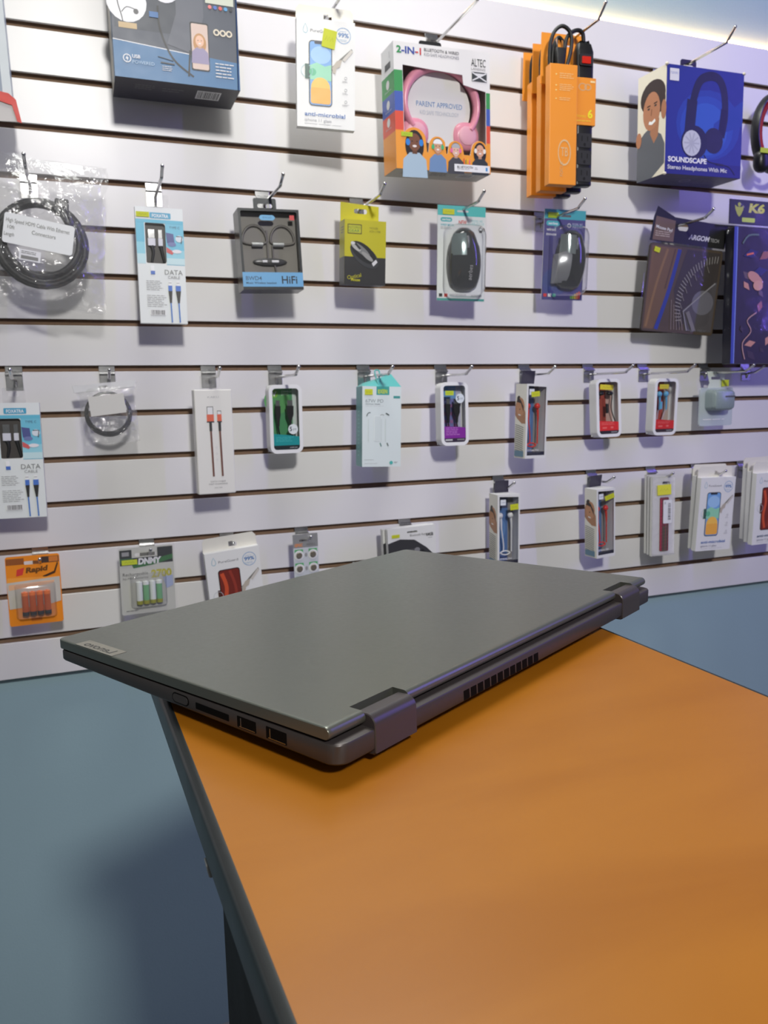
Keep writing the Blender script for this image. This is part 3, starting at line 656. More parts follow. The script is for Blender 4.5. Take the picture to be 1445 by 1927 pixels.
# orange power strips
def power_strip(label, X, Yf, Z, full):
    p = Pack('power_strip', label, 'power strip', X, Yf, Z, .096, .206, .042, -6, 0, 0, 'orange boxed power strips'); w, h, d = p.w, p.h, p.d
    ORC = mat('orange_print_card', (240, 150, 44), rough=.4)
    b = MB(); b.box(-w / 2, .006, -d / 2, -d / 2 + .019, 0, h); b.build('tall_sleeve', ORC, p.o, bevel=.0008)
    b = MB(); b.box(.0062, w / 2, -d / 2 + .008, d / 2 - .010, .108, h - .016); b.build('short_sleeve', ORC, p.o, bevel=.0008)
    b = MB(); b.prism([[(-w / 2, h - .02), (w / 2 - .006, h - .02), (w / 2 - .006, h + .068), (-w / 2 + .002, h + .068)], [(.004, h + .044), (.018, h + .044), (.018, h + .050), (.004, h + .050)]], d / 2 - .0015, d / 2); b.build('backing_card', ORC, p.o)
    b = MB(); b.loft([[(x, y, z) for x, y in rrect(.0100 + i, -d / 2 + .010 + i, w / 2 - .003 - i, d / 2 - .012 - i, .006)] for z, i in ((.003, .002), (.005, 0), (h + .030, 0), (h + .044, .003), (h + .050, .010))])
    bd = b.build('strip_body', BLACKP, p.o, smooth=40)
    b = MB(); b.prism([rrect(.014, h + .004, w / 2 - .008, h + .024, .002)], -d / 2 + .007, -d / 2 + .011); b.build('switch_frame', BLACKR, p.o, bevel=.0008)
    b = MB(); b.prism([rrect(.018, h + .007, w / 2 - .013, h + .019, .001)], -d / 2 + .005, -d / 2 + .008); b.build('rocker_switch', mat('red_switch', (206, 40, 24), rough=.25), p.o, bevel=.0008)
    b = MB(); pts = [(.026, -.004, h + .048), (.022, -.006, h + .062), (.008, -.008, h + .064), (-.010, -.010, h + .050), (-.016, -.010, h + .02), (-.018, -.006, h - .02)]
    b.tube(pts, .0036, smooth=6); b.tube([(-.040, -.004, h - .02), (-.042, -.006, h + .03), (-.036, -.010, h + .056), (-.022, -.014, h + .066), (-.006, -.014, h + .056), (-.004, -.014, h + .03), (-.014, -.012, h - .01)], .0034, smooth=6)
    b.tube([(-.034, 0, h - .02), (-.034, -.002, h + .03), (-.022, -.002, h + .052), (-.010, 0, h + .03), (-.020, 0, h - .02)], .0034, smooth=6)
    b.build('power_cord', BLACKR, p.o, smooth=60)
    b = MB(); b.loft([[(x - .024, y - .008, z) for x, y in rrect(-.010 * k, -.008 * k, .010 * k, .008 * k, .003)] for z, k in ((h - .012, .5), (h + .012, .9), (h + .028, 1), (h + .030, .9))]); pl = b.build('plug', BLACKR, p.o, smooth=40)
    b = MB()
    for x in (-.030, -.018): b.box(x - .0008, x + .0008, -.012, -.005, h + .030, h + .046)
    b.build('plug_blade', CHROME, pl)
    for i in range(3):
        zc = .022 + i * .030
        b = MB(); b.prism([rrect(.0135, zc - .0125, w / 2 - .0065, zc + .0125, .002)], -d / 2 + .0088, -d / 2 + .0105); so = b.build('socket', mat('socket_face', 44, rough=.4), p.o, bevel=.0004)
        b = MB(); xm = (.0135 + w / 2 - .0065) / 2
        b.box(xm - .0065, xm - .0050, -d / 2 + .0084, -d / 2 + .0092, zc - .001, zc + .008); b.box(xm + .0050, xm + .0065, -d / 2 + .0084, -d / 2 + .0092, zc - .001, zc + .007); b.prism([[(xm + .0024 * cos(R(t)), zc - .0070 + .0028 * sin(R(t))) for t in range(0, 360, 30)]], -d / 2 + .0084, -d / 2 + .0092)
        b.build('socket_slot', mat('slot_black', 6, rough=.8), so)
    a = p.art(x0=-w / 2, x1=.006)
    for vv in (.08, .17, .21, .28): a.poly([(.20, vv), (.26, vv + .006), (.20, vv + .012)], (250, 236, 150))
    a.micro(.34, .075, .86, .125, 3, (246, 200, 130)); a.micro(.34, .165, .86, .225, 4, (246, 200, 130)); a.micro(.34, .275, .8, .305, 2, (246, 200, 130))
    a.ring(.55, .73, .24, .03, (222, 190, 140), 1.75); a.text('TB', .55, .76, .075, (222, 190, 140), 'c', fit=.26); a.text('FOCUS', .50, .93, .028, (206, 170, 120), rot=-pi / 2)
    a.build('sleeve_print', p.o)
    a = p.art(x0=.0062, x1=w / 2, z0=.108, z1=h - .016, y=-d / 2 + .008)
    a.ring(.35, .20, .2, .05, (214, 170, 120), .8); a.ring(.6, .2, .17, .05, (214, 170, 120), .8); a.rect(.72, .06, .95, .10, (250, 220, 160)); a.text('6', .62, .84, .17, (240, 226, 40), bold=.03); a.text('TOMAS', .08, .84, .05, (240, 210, 40), fit=.45); a.micro(.08, .9, .9, .95, 1, (240, 206, 60)); a.build('panel_print', p.o)
    return p
power_strip('front orange power strip of the three, red switch and sockets in full view', .868, -.150, 1.740, True)
power_strip('middle orange power strip, half hidden behind the front one', .878, -.104, 1.740, False)
power_strip('rearmost orange power strip of the three, closest to the slatted wall', .884, -.060, 1.742, False)

# blue headphone box
p = Pack('headphone_box', 'royal blue over-ear headphone box with a smiling man on its white side', 'box', 1.190, -.125, 1.784, .194, .199, .082, 1, 1, -1.5)
w, h, d = p.w, p.h, p.d
p.carton(mat('blue_print_box', (46, 58, 150), rough=.4)); a = p.art()
a.rect(0, 0, 1, 1, (38, 52, 138)); a.ell(.55, .52, .42, (40, 66, 158), .8); a.ell(.53, .54, .35, (43, 76, 172), .85); a.ell(.52, .56, .28, (48, 90, 186), .9); a.poly([(1, .25), (1, .5), (.6, .62), (.62, .5)], (36, 66, 156)); a.rect(0, .88, 1, 1, (34, 42, 118))
DK = (32, 36, 52)
a.line([(.30, .64), (.32, .40), (.40, .15), (.52, .07), (.66, .08), (.74, .20), (.76, .42), (.72, .62)], .085, DK, 6); a.line([(.30, .62), (.33, .30)], .13, DK); a.line([(.72, .60), (.75, .36)], .085, (24, 28, 44)); a.ell(.62, .66, .125, (36, 38, 56), 1.0); a.ell(.37, .69, .17, DK, .95); a.ell(.335, .70, .118, (196, 198, 206), 1.05)
for t in range(0, 180, 36): a.line([(.335 - .1 * cos(R(t)), .70 - .1 * sin(R(t))), (.335 + .1 * cos(R(t)), .70 + .1 * sin(R(t)))], .016, (176, 178, 188))
a.line([(.50, .80), (.56, .86), (.72, .88), (.84, .90), (.92, .97)], .01, DK, 4); a.line([(.66, .878), (.76, .885)], .02, DK)
a.rect(.035, .035, .15, .145, 226); a.text('TUDORS', .09, .085, .020, (90, 110, 180), 'c', fit=.09)
a.text('SOUNDSCAPE', .035, .885, .046, 240, bold=.035, fit=.50); a.text('Stereo Headphones With Mic', .03, .955, .038, 226, bold=.015, fit=.78); a.build('front_print', p.o)
a = p.art('left'); a.rect(0, 0, 1, 1, (226, 220, 202)); a.poly([(.0, .70), (.02, .62), (.25, .55), (.45, .52), (.85, .62), (.98, .72), (.98, .90), (.55, 1), (.0, 1)], (92, 96, 104)); a.poly([(.5, .46), (.78, .46), (.74, .62), (.60, .68), (.46, .58)], (168, 116, 86))
a.ell(.54, .24, .44, (52, 40, 38), .85); a.ell(.78, .30, .20, (52, 40, 38), 1.4); a.ell(.50, .37, .30, (178, 122, 90), 1.45)
a.ell(.40, .34, .045, 50, .5); a.ell(.64, .33, .045, 50, .5); a.line([(.34, .315), (.46, .312)], .03, (60, 40, 34)); a.line([(.58, .308), (.70, .305)], .03, (60, 40, 34)); a.line([(.42, .47), (.52, .485), (.64, .465)], .07, 240); a.line([(.51, .35), (.49, .41)], .03, (140, 92, 68)); a.ell(.93, .40, .09, (168, 116, 86), 2.4); a.ell(.06, .60, .1, (178, 122, 90), 1.8)
a.build('side_print', p.o)
a = p.art('bottom'); a.rect(0, 0, 1, 1, (44, 40, 84)); a.ring(.45, .5, .06, .012, (110, 100, 140)); a.micro(.6, .3, .85, .7, 4, (90, 84, 120)); a.build('bottom_print', p.o)
b = MB(); b.box(-w / 2 + .001, w / 2 - .001, -d / 2 + .001, d / 2 - .001, h, h + .0006); b.build('top_flap', mat('worn_white_card', (226, 218, 196), rough=.6), p.o)
b = MB()
for x, z in ((-w / 2, h), (w / 2, h), (-w / 2, 0)): b.ellip((x, -d / 2, z), (.004, .003, .003), 8, 6)
b.build('worn_corner', mat('worn_white_card', (226, 218, 196)), p.o)
p.tab(BLACKP, w=.040, h=.030, x=-.008, y=.0, r=.005, hole=(.026, .007))

# red and black headphones at the right edge
o = bpy.data.objects.new('headphones', None); C.objects.link(o); o.location = (1.448, -.055, 1.81); tag(o, 'black over-ear headphones with red cushions at the top right edge', 'headphones')
b = MB(); rings = []
for t in range(20, 341, 8):
    n_ = Vector((-cos(R(t)) * 0 + cos(R(t)), 0, sin(R(t)))); c_ = Vector((.058 * cos(R(t)), 0, .080 * sin(R(t))))
    rings.append([c_ + n_ * .0045 * cos(s) + Vector((0, .012 * sin(s), 0)) for s in [2 * pi * k / 10 for k in range(10)]])
b.loft(rings); b.build('headband', BLACKP, o, smooth=60)
b = MB(); b.tube([(.048 * cos(R(t)), -.002, .066 * sin(R(t))) for t in range(95, 266, 10)], .006); b.build('red_cushion', mat('red_foam', (160, 30, 40), rough=.6), o, smooth=60)
b = MB(); b.ellip((-.040, -.004, -.062), (.018, .014, .024), 18, 10, .8); b.build('ear_cup', BLACKP, o, smooth=60)
b = MB(); b.box(-.060, -.030, -.020, -.019, -.050, -.040); b.build('price_sticker', mat('lime_sticker', (190, 206, 50), rough=.6), o)

# ---------------------------------------------------------------- second row
# film bag helper: a wrinkled pillow of clear film
def bag(name, parent, W, H, T, seed, neck=None, nx=26, nz=26, amp=.0022, m_=None):
    rnd = random.Random(seed); ph = [(rnd.uniform(20, 110), rnd.uniform(20, 110), rnd.uniform(0, 6), rnd.uniform(.3, 1)) for _ in range(9)]
    b = MB(); 
    for side in (-1, 1):
        vs = []
        for j in range(nz + 1):
            for i in range(nx + 1):
                u = i / nx; v_ = j / nz; x = (u - .5) * W; z = v_ * H
                if neck: x *= neck(v_); 
                bulge = (1 - abs(2 * u - 1) ** 3) * (1 - abs(2 * v_ - 1) ** 4)
                wr = sum(a_ * sin(fx * x + fz * z + p_ + side) for fx, fz, p_, a_ in ph) / 4 * amp
                x += wr * 1.3 * (2 * u - 1) ** 2; z += wr * 1.0 * (2 * v_ - 1) ** 2
                vs.append((x, side * T / 2 * bulge + wr, z))
        fs = [(j * (nx + 1) + i, j * (nx + 1) + i + 1, (j + 1) * (nx + 1) + i + 1, (j + 1) * (nx + 1) + i) for j in range(nz) for i in range(nx)]
        b.add(vs, fs)
    b.flat = True
    return b.build(name, m_ or BAG, parent, smooth=70)
o = bpy.data.objects.new('bagged_cable', None); C.objects.link(o); o.location = (-.052, -.075, 1.405); o.rotation_euler = (0, R(4), 0); tag(o, 'large clear bag of coiled thick black cable with a white label, at the left edge', 'cable')
bag('clear_bag', o, .185, .222, .050, 3, amp=.0055)
b = MB(); cz = .100
for r_, y_, dx, dz in ((.060, 0, 0, 0), (.054, -.006, .001, .002), (.065, .004, 0, -.002), (.058, .010, -.002, 0), (.062, -.008, .002, -.004)):
    b.tube([(dx + r_ * cos(R(t)), y_ + .002 * sin(R(3 * t)), cz + dz + r_ * .98 * sin(R(t))) for t in range(0, 360, 12)], .0048, closed=True, k=10)
b.build('cable_coil', BLACKR, o, smooth=60)
b = MB(); b.tube([(.030, -.016, .150), (.040, -.018, .130), (.048, -.016, .108)], lambda t: .0085 - .0035 * t, smooth=4); b.loft([[(x + .030, y - .016, z) for x, y in rrect(-.010 * k, -.006 * k, .010 * k, .006 * k, .002)] for z, k in ((.140, 1), (.162, 1), (.164, .9))])
b.build('connector', BLACKP, o, smooth=45)
b = MB(); b.prism([rrect(-.062, .084, .036, .128, .004)], -.0275, -.0270); lb = b.build('label_card', mat('label_white', (226, 228, 228), rough=.5), o); lb.rotation_euler = (0, R(6), 0)
a = Art((-.062, -.0277, .128), (1, 0, 0), (0, 0, -1), (0, -1, 0), .098, .044); a.text('High Speed HDMI Cable With Ethernet', .03, .30, .13, (84, 84, 84), fit=.90); a.text('Connectors', .40, .56, .13, (84, 84, 84), fit=.34); a.text('10ft', .06, .52, .12, 90, fit=.10); a.text('Length', .02, .76, .12, 90, fit=.14); a.build('label_lettering', lb)
b = MB(); b.prism([rrect(-.036, .064, -.006, .080, .001)], -.0268, -.0264); l2 = b.build('small_label', mat('label_white2', (222, 222, 226), rough=.5), o); l2.rotation_euler = (0, R(5), 0)
a = Art((-.036, -.0270, .080), (1, 0, 0), (0, 0, -1), (0, -1, 0), .030, .016); a.micro(.1, .15, .9, .45, 2, 70); a.rect(.1, .55, .9, .85, 110); a.build('small_print', l2)

def data_cable(label, X, Y, Z, yaw=0):
    p = Pack('data_cable_box', label, 'cable box', X, Y, Z, .075, .184, .014, yaw, -1, .5, 'blue and white data cable boxes'); w, h, d = p.w, p.h, p.d
    hole = rrect(-w / 2 + .013, h - .088, -w / 2 + .046, h - .025, .004)
    p.windowed(WHITECARD, hole); a = p.art(); q = lambda z: z / h
    a.rect(0, 0, .19, 1, (228, 232, 232)) ; a.rect(.19, 0, 1, .125, (226, 230, 230)); a.rect(0, .485, 1, 1, (226, 230, 228)); a.rect(.615, .12, 1, .49, (110, 190, 214)); a.rect(0, .105, .175, .30, (96, 184, 210)); a.rect(0, .30, .175, .40, (140, 206, 222)); a.rect(0, .40, .175, .485, (190, 222, 228)); a.rect(.0, .105, 1, .134, (96, 184, 210))
    a.rect(.615, .36, 1, .43, (150, 208, 222)); a.rect(.615, .43, 1, .485, (196, 224, 228))
    a.rrect(.30, .045, .74, .095, .02, (66, 160, 196)); a.text('FOXATRA', .35, .085, .028, 236, bold=.02, fit=.34)
    a.text('TYPE C', .70, .175, .02, (70, 90, 120), fit=.22); a.poly([(.62, .21), (.78, .22), (.80, .30), (.64, .30)], (76, 84, 140)); a.ell(.74, .31, .09, (110, 120, 170), .5); a.ell(.9, .26, .08, (214, 222, 230), .9); a.line([(.84, .24), (.96, .24), (.94, .30)], .02, 60); a.poly([(.62, .335), (.78, .375), (.74, .40), (.62, .38)], (206, 90, 90)); a.ell(.84, .37, .1, (230, 226, 230), .4)
    a.text('DATA', .56, .573, .042, (120, 120, 120), fit=.38); a.text('CABLE', .62, .607, .024, (140, 140, 140), fit=.26)
    a.rect(.27, .50, .34, .545, 240); a.rect(.265, .545, .355, .575, (70, 110, 190)); a.micro(.16, .63, .52, .72, 6, 170); a.micro(.16, .755, .58, .865, 7, 176); a.barcode(.22, .88, .54, .93)
    for u, k in ((.66, .85), (.83, 1.1)):
        a.rect(u - .03, .63, u + .03, .67, 236); a.line([(u - .03, .645), (u + .03, .645)], .01, 120); a.rect(u - .05 * k, .668, u + .05 * k, .715, (74, 116, 196)); a.poly([(u - .05 * k, .715), (u - .02, .82), (u + .02, .82), (u + .05 * k, .715)], 44); a.line([(u, .82), (u + .01, .99)], .028, (72, 120, 190))
    a.build('front_print', p.o)
    b = MB(); b.box(-w / 2 + .0015, w / 2 - .0015, .0, .0008, h - .095, h - .018); b.build('dark_tray', mat('dark_tray', (66, 60, 56), rough=.5), p.o)
    for x, k in ((-w / 2 + .024, 1), (-w / 2 + .038, .62)):
        b = MB(); b.box(x - .0052 * k, x + .0052 * k, -.0040, -.0010, h - .048, h - .034); b.build('plug_shell', CHROME, p.o, bevel=.0003)
        b = MB(); b.box(x - .006 * k, x + .006 * k, -.0045, -.0005, h - .060, h - .048); b.build('plug_grip', mat('cable_grip', (226, 226, 236), rough=.4), p.o, bevel=.0006)
        b = MB(); b.tube([(x, -.0025, h - .060), (x + .002, -.0025, h - .070), (x + .005 * (1 if k < 1 else -.2), -.002, h - .086)], lambda t: .0032 - .0012 * t, smooth=3); b.build('cable', BLACKR, p.o, smooth=60)
    p.tab(film('clear_tab', haze=.06, refl=1.0), w=.034, h=.024, x=0)
    return p
p = data_cable('blue and white data cable box in the second row, with a yellow price sticker', .134, -.070, 1.477); p.sticker(.02, .045, .29, .088)
data_cable('blue and white data cable box cut by the left edge, in the middle row', -.106, -.060, 1.168, -2)

# grey earphone case
p = Pack('earphone_case', 'smoky grey earphone case with a light blue lower band', 'case', .313, -.090, 1.508, .104, .132, .042, 0, -2, -1.6)
w, h, d = p.w, p.h, p.d
hole = rrect(-w / 2 + .004, .028, w / 2 - .004, h - .004, .003); p.windowed(mat('smoke_plastic', (62, 64, 64), rough=.25), hole, t=.0025, name='case_shell')
b = MB(); b.box(-w / 2 + .003, w / 2 - .003, -.004, -.002, .004, h - .003); b.build('grey_tray', mat('taupe_tray', (122, 118, 110), rough=.5), p.o)
b = MB()
for sx in (-1, 1):
    b.tube([(sx * .024 + .021 * cos(R(t)), -.006, .082 + .026 * sin(R(t)) * (1 if sin(R(t)) > 0 else .2)) for t in range(0, 360, 15)], .0022, closed=True); 
b.tube([(-.003, -.006, .05), (-.003, -.006, .10)], .0016); b.tube([(.010, -.006, .03), (.006, -.006, .055), (.006, -.006, .075)], .0016, smooth=3); b.build('tray_ridge', mat('dark_ridge', (104, 100, 94), rough=.4), p.o, smooth=60)
for x0, x1 in ((-.033, -.008), (.003, .028)):
    b = MB(); b.tube([(x0 + .003, -.009, .076), (x1 - .003, -.009, .076)], .0040, k=12); b.build('neckband_tip', mat('silver_grey', (176, 178, 176), rough=.3, metal=.5), p.o, smooth=50)
b = MB(); b.ellip((0, -.006, .048), (.030, .003, .007), 20, 8); b.build('remote', mat('dark_grey_plastic', 70, rough=.3), p.o, smooth=60)
for x0, x1 in ((-.014, -.006), (.002, .014)):
    b = MB(); b.tube([(x0, -.010, .048), (x1, -.010, .048)], .0024); b.build('earbud', mat('white_gloss', 238, rough=.2), p.o, smooth=50)
a = p.art(); a.rect(.0, .785, 1, .965, (104, 164, 206)); a.text('BWD4', .05, .885, .050, (56, 84, 110), fit=.26, bold=.01); a.text('Music Wireless headset', .05, .93, .026, (50, 76, 100), fit=.50, bold=.02); a.text('HiFi', .64, .925, .095, (24, 30, 40), bold=.015, fit=.26)
a.build('band_print', p.o)
a = p.art(y=-d / 2 + .0012); a.rrect(.34, .075, .60, .14, .05, (104, 168, 206)); a.text('BWOO', .47, .118, .024, (60, 110, 150), 'c', fit=.14); a.rect(.84, .07, .92, .13, (196, 60, 60)); a.build('badge_print', p.o)
p.tab(mat('dark_tab', (58, 62, 64), rough=.3), w=.040, h=.028, x=.004, hole=(.026, .007))

# yellow mouse box
p = Pack('mouse_box', 'yellow and black optical mouse box with a yellow hanging flap', 'box', .483, -.085, 1.511, .076, .109, .034, -3, 3, 1.2)
w, h, d = p.w, p.h, p.d; p.carton(mat('yellow_card', (196, 188, 22), rough=.4)); a = p.art(); YE = (190, 182, 26)
a.rect(0, 0, 1, .57, YE); a.rect(0, .57, 1, 1, (44, 44, 44)); a.rect(.07, .07, .41, .22, (90, 84, 30)); a.rect(.09, .085, .39, .205, (190, 190, 50)); a.text('MOTOSPEED', .10, .14, .04, (90, 110, 40), fit=.28); a.text('GEAR', .10, .19, .04, (50, 120, 70), fit=.26); a.text('MOUSE', .60, .13, .03, (130, 124, 40), fit=.20); a.text('KDI-1708', .60, .18, .03, (130, 124, 40), fit=.26)
a.ell(.48, .545, .40, (54, 56, 58), .52, rot=.62); a.ell(.46, .50, .36, (24, 26, 28), .48, rot=.62); a.ell(.40, .46, .26, (120, 122, 120), .30, rot=.62); a.ell(.27, .41, .15, (176, 176, 170), .42, rot=.7); a.line([(.25, .36), (.38, .45)], .05, (40, 42, 44)); a.ell(.55, .56, .17, (150, 150, 146), .3, rot=.62); a.poly([(.66, .66), (.76, .60), (.80, .64), (.70, .71)], 214); a.ell(.20, .36, .05, (210, 210, 206), .6)
a.text('Optical', .08, .93, .06, (196, 190, 40), rot=-.22, fit=.34); a.text('Mouse', .16, .95, .045, (196, 190, 40), fit=.22, bold=.02); a.build('front_print', p.o)
a = p.art('left'); a.rect(0, 0, 1, .57, (196, 190, 70)); a.rect(0, .57, 1, 1, (96, 96, 98)); a.micro(.3, .1, .8, .22, 3, 110); a.build('side_print', p.o)
a = p.art('bottom'); a.rect(0, 0, 1, 1, (46, 46, 48)); a.build('bottom_print', p.o)
b = MB(); b.prism([[(-w / 2 + .001, h - .003), (w / 2 - .004, h - .003), (w / 2 - .004, h + .030), (-w / 2 + .001, h + .034)], rrect(-.012, h + .016, .012, h + .024, .003)], d / 2 - .001, d / 2); b.build('hang_flap', mat('yellow_card', (212, 208, 28)), p.o)

# carded mice in blisters
def mouse_mesh(parent, style):
    G = mat('gloss_black_mouse', (30, 34, 34), rough=.12, coat=.6); GY = mat('mouse_grey', (150, 152, 154), rough=.25, metal=.4)
    b = MB(); rings = []
    L_, W_ = .114, .034
    for i in range(15):
        t = i / 14; z = .012 + L_ * t
        wz = W_ * (math.sin(pi * min(1, max(0, .10 + .84 * t)) ** .9) ** .45) * (.94 if t > .75 else 1); hgt = .026 * (sin(pi * (.08 + .80 * t)) ** .55)
        if i in (0, 14): wz *= .72; hgt *= .6
        rings.append([(wz * cos(R(q)), -hgt * max(0, sin(R(q))) ** .8, z) for q in range(0, 181, 12)] + [(-wz * .9, .001, z), (wz * .9, .001, z)])
    b.loft(rings); o_ = b.build('mouse_shell', G, parent, smooth=50)
    b = MB(); b.tube([(0, -.0235, .088), (0, -.0255, .098), (0, -.0215, .108)], .0030, smooth=3); b.build('scroll_wheel', mat('wheel_grey', (110, 114, 116), rough=.3), parent, smooth=50)
    if style:
        b = MB(); b.loft([[(-.037, -.003, z), (-.035, -.019 * k, z), (-.022, -.0255 * k, z + .006), (-.010, -.0275 * k, z + .004), (-.020, -.010, z)] for z, k in ((.020, .55), (.032, .92), (.050, 1.06), (.070, 1.05), (.076, .9))]); b.build('grey_thumb_panel', GY, parent, smooth=40)
        b = MB(); b.loft([[(-.031, -.012, z), (-.024, -.0225 * k, z), (-.012, -.0265 * k, z), (-.003, -.0280 * k, z), (-.003, -.020, z)] for z, k in ((.078, 1.0), (.095, .97), (.114, .86))]); b.build('left_button', mat('mouse_button_silver', (140, 150, 150), rough=.15, metal=.6), parent, smooth=40)
    else:
        b = MB(); b.loft([[(x_ * k2, y * k, z) for x_, y in ((-.029, -.014), (-.023, -.0222), (-.011, -.0268), (-.003, -.0278), (-.003, -.022), (-.020, -.012))] for z, k, k2 in ((.074, 1.0, 1), (.090, .97, 1), (.104, .89, .96), (.114, .78, .84))]); b.build('left_button', mat('mouse_button_grey', (124, 138, 138), rough=.15, metal=.5), parent, smooth=40)
    return o_
def blister(p, x0, x1, z0, z1, D_, name='blister'):
    b = MB(); w, h = p.w, p.h; y = -p.d / 2
    fl = [(x, y - .0004, z) for x, z in rrect(-w / 2 - .002, -.002, w / 2 + .002, h + .003, .003)]
    def rg(i, yy): return [(x, yy, z) for x, z in rrect(x0 + i, z0 + i, x1 - i, z1 - i, .018)]
    n = len(fl); b.loft([fl, rg(0, y - .0005), rg(.001, y - D_ * .4), rg(.003, y - D_ * .85), rg(.006, y - D_)], cap=False)
    b.face([len(b.v) - n + i for i in range(n)]); return b.build(name, BLISTER, p.o, smooth=40)
p = Pack('carded_mouse', 'glossy black mouse on a white card with a turquoise top, in clear blister', 'mouse', .684, -.060, 1.522, .095, .172, .0012, -6, 1, .8, 'carded mice')
p.carton(WHITECARD, 'backing_card', 0); a = p.art(); TQ = (70, 196, 192)
a.rect(0, 0, 1, 1, (228, 232, 230)); a.rect(0, 0, 1, .105, TQ); a.rrect(.40, .045, .64, .065, .02, 214); a.rect(.0, .975, 1, 1, (60, 160, 150)); a.rrect(.06, .125, .30, .17, .04, (60, 180, 182)); a.text('aerbes', .18, .157, .022, 236, 'c', bold=.02, fit=.18); a.text('NEW', .43, .19, .042, (206, 50, 40), fit=.17, bold=.02, ital=.15)
a.text('MODEL NO', .70, .160, .022, (120, 196, 200), fit=.24); a.text('AB-D113', .70, .190, .022, (120, 196, 200), fit=.26); a.text('WIRED MOUSE', .06, .213, .02, (70, 170, 180), fit=.28, bold=.02); a.micro(.06, .225, .30, .255, 2, 150); a.ring(.90, .24, .045, .014, 50); a.rect(.87, .245, .93, .27, 60)
for i, c_ in enumerate((50, (206, 80, 70))): a.rect(.04 + i * .11, .925, .11 + i * .11, .96, c_)
a.text('900DPI', .72, .958, .026, 120, fit=.22); a.micro(.27, .93, .62, .955, 2, 150); a.build('front_print', p.o); p.sticker(.10, .04, .34, .095)
mm = bpy.data.objects.new('mouse', None); C.objects.link(mm); mm.parent = p.o; mm.location = (.004, -.0012, .006); mouse_mesh(mm, 0); blister(p, -.036, .043, .006, .138, .030)
a = p.art(x0=-.02, x1=.03, z0=.03, z1=.08, y=-.0276); a.text('aerbes', .62, .9, .16, (150, 150, 150), rot=-pi / 2 + .1, fit=.55); a.b.cur = 0; a.build('mouse_logo', p.o)
p = Pack('carded_mouse', 'black and silver gaming mouse on a violet card with a turquoise top', 'mouse', .913, -.055, 1.530, .092, .172, .0012, -3, 3, .2, 'carded mice')
p.carton(WHITECARD, 'backing_card', 0); a = p.art(); a.rect(0, 0, 1, 1, (70, 66, 132)); a.ell(.3, .8, .3, (58, 72, 140)); a.ell(.75, .3, .2, (96, 92, 160)); a.rect(0, 0, 1, .105, (60, 176, 186)); a.rrect(.38, .055, .64, .08, .02, 90); a.rrect(.05, .125, .38, .18, .05, (66, 182, 190)); a.text('aerbes', .215, .165, .026, 236, 'c', bold=.02, fit=.22)
a.text('wired', .06, .235, .032, 226, fit=.22, bold=.02); a.text('mouse', .06, .285, .032, 226, fit=.24, bold=.02); a.text('MODEL NO', .68, .165, .024, (190, 196, 220), fit=.25); a.text('AB-D334', .68, .195, .024, (190, 196, 220), fit=.27); a.ring(.60, .17, .045, .014, 220)
for i in range(5): a.rect(.70 + i * .05, .955 - .014 * i, .74 + i * .05, .985, ((110, 170, 90), (160, 190, 70), (210, 180, 60), (220, 130, 60), (206, 80, 60))[i])
for i, c_ in enumerate(((200, 70, 70), 220, (90, 180, 150))): a.rect(.04 + i * .11, .93, .12 + i * .11, .965, c_)
a.build('front_print', p.o); p.sticker(.08, .035, .33, .095, 0, col=(170, 196, 40))
mm = bpy.data.objects.new('mouse', None); C.objects.link(mm); mm.parent = p.o; mm.location = (.006, -.0012, .008); mm.rotation_euler = (0, R(5), 0); mouse_mesh(mm, 1); blister(p, -.034, .043, .006, .142, .032)

# brown mouse pad
p = Pack('mouse_pad', 'brown graphic mouse pad in a clear sleeve with a black header card', 'mouse pad', 1.206, -.060, 1.470, .190, .178, .004, -1, 4, 3.2)
w, h, d = p.w, p.h, p.d
b = MB(); b.prism([rrect(-w / 2, 0, w / 2, h, .007)], -d / 2, d / 2); b.build('pad', mat('pad_foam', (60, 52, 46), rough=.7), p.o); a = p.art()
a.rrect(.006, .006, .994, .994, .035, (84, 72, 60)); a.poly([(.03, .03), (.42, .03), (.25, .70), (.16, .97), (.03, .97)], (112, 88, 64)); a.line([(.24, .05), (.14, .45), (.06, .95)], .03, (136, 106, 72), 3); a.line([(.40, .04), (.32, .5), (.20, .97)], .05, (52, 66, 150), 4); a.line([(.34, .04), (.26, .5)], .02, (90, 70, 54)); a.poly([(.5, .03), (.97, .03), (.97, .5), (.5, .95), (.38, .5)], (66, 60, 58)); a.poly([(.97, .36), (.97, .96), (.60, .96), (.54, .72)], (84, 80, 82)); a.ell(.80, .62, .15, (112, 110, 118), .9)  # blue streak is a light reflection painted in among the pad artwork
for i in range(26):
    t = R(94 + i * 4.2); cx_, cy_ = .98, .66; r0 = .56; a.line([(cx_ + r0 * cos(t), cy_ - r0 * 1.06 * sin(t)), (cx_ + (r0 - .075) * cos(t + .03), cy_ - (r0 - .075) * 1.06 * sin(t + .03))], .008, (164, 160, 156))
for i in range(9):
    t = R(200 - i * 11); a.line([(.98 + .50 * cos(t), .66 - .5 * sin(t)), (.98 + .50 * cos(t) + .04, .66 - .5 * sin(t) + .07)], .007, (140, 134, 128))
a.line([(.94, .38), (.80, .50), (.54, .74), (.62, .96)], .014, (150, 148, 150)); a.line([(.6, .74), (.72, .96)], .05, (122, 118, 118)); 
for i in range(5): a.line([(.36 + .04 * i, .62 + .05 * i), (.40 + .04 * i, .96)], .006, (150, 138, 128))
a.text('Argom TECH', .62, .965, .026, (120, 120, 124), fit=.26); a.build('pad_print_and_reflection', p.o); p.sticker(.055, .045, .13, .10, .2)
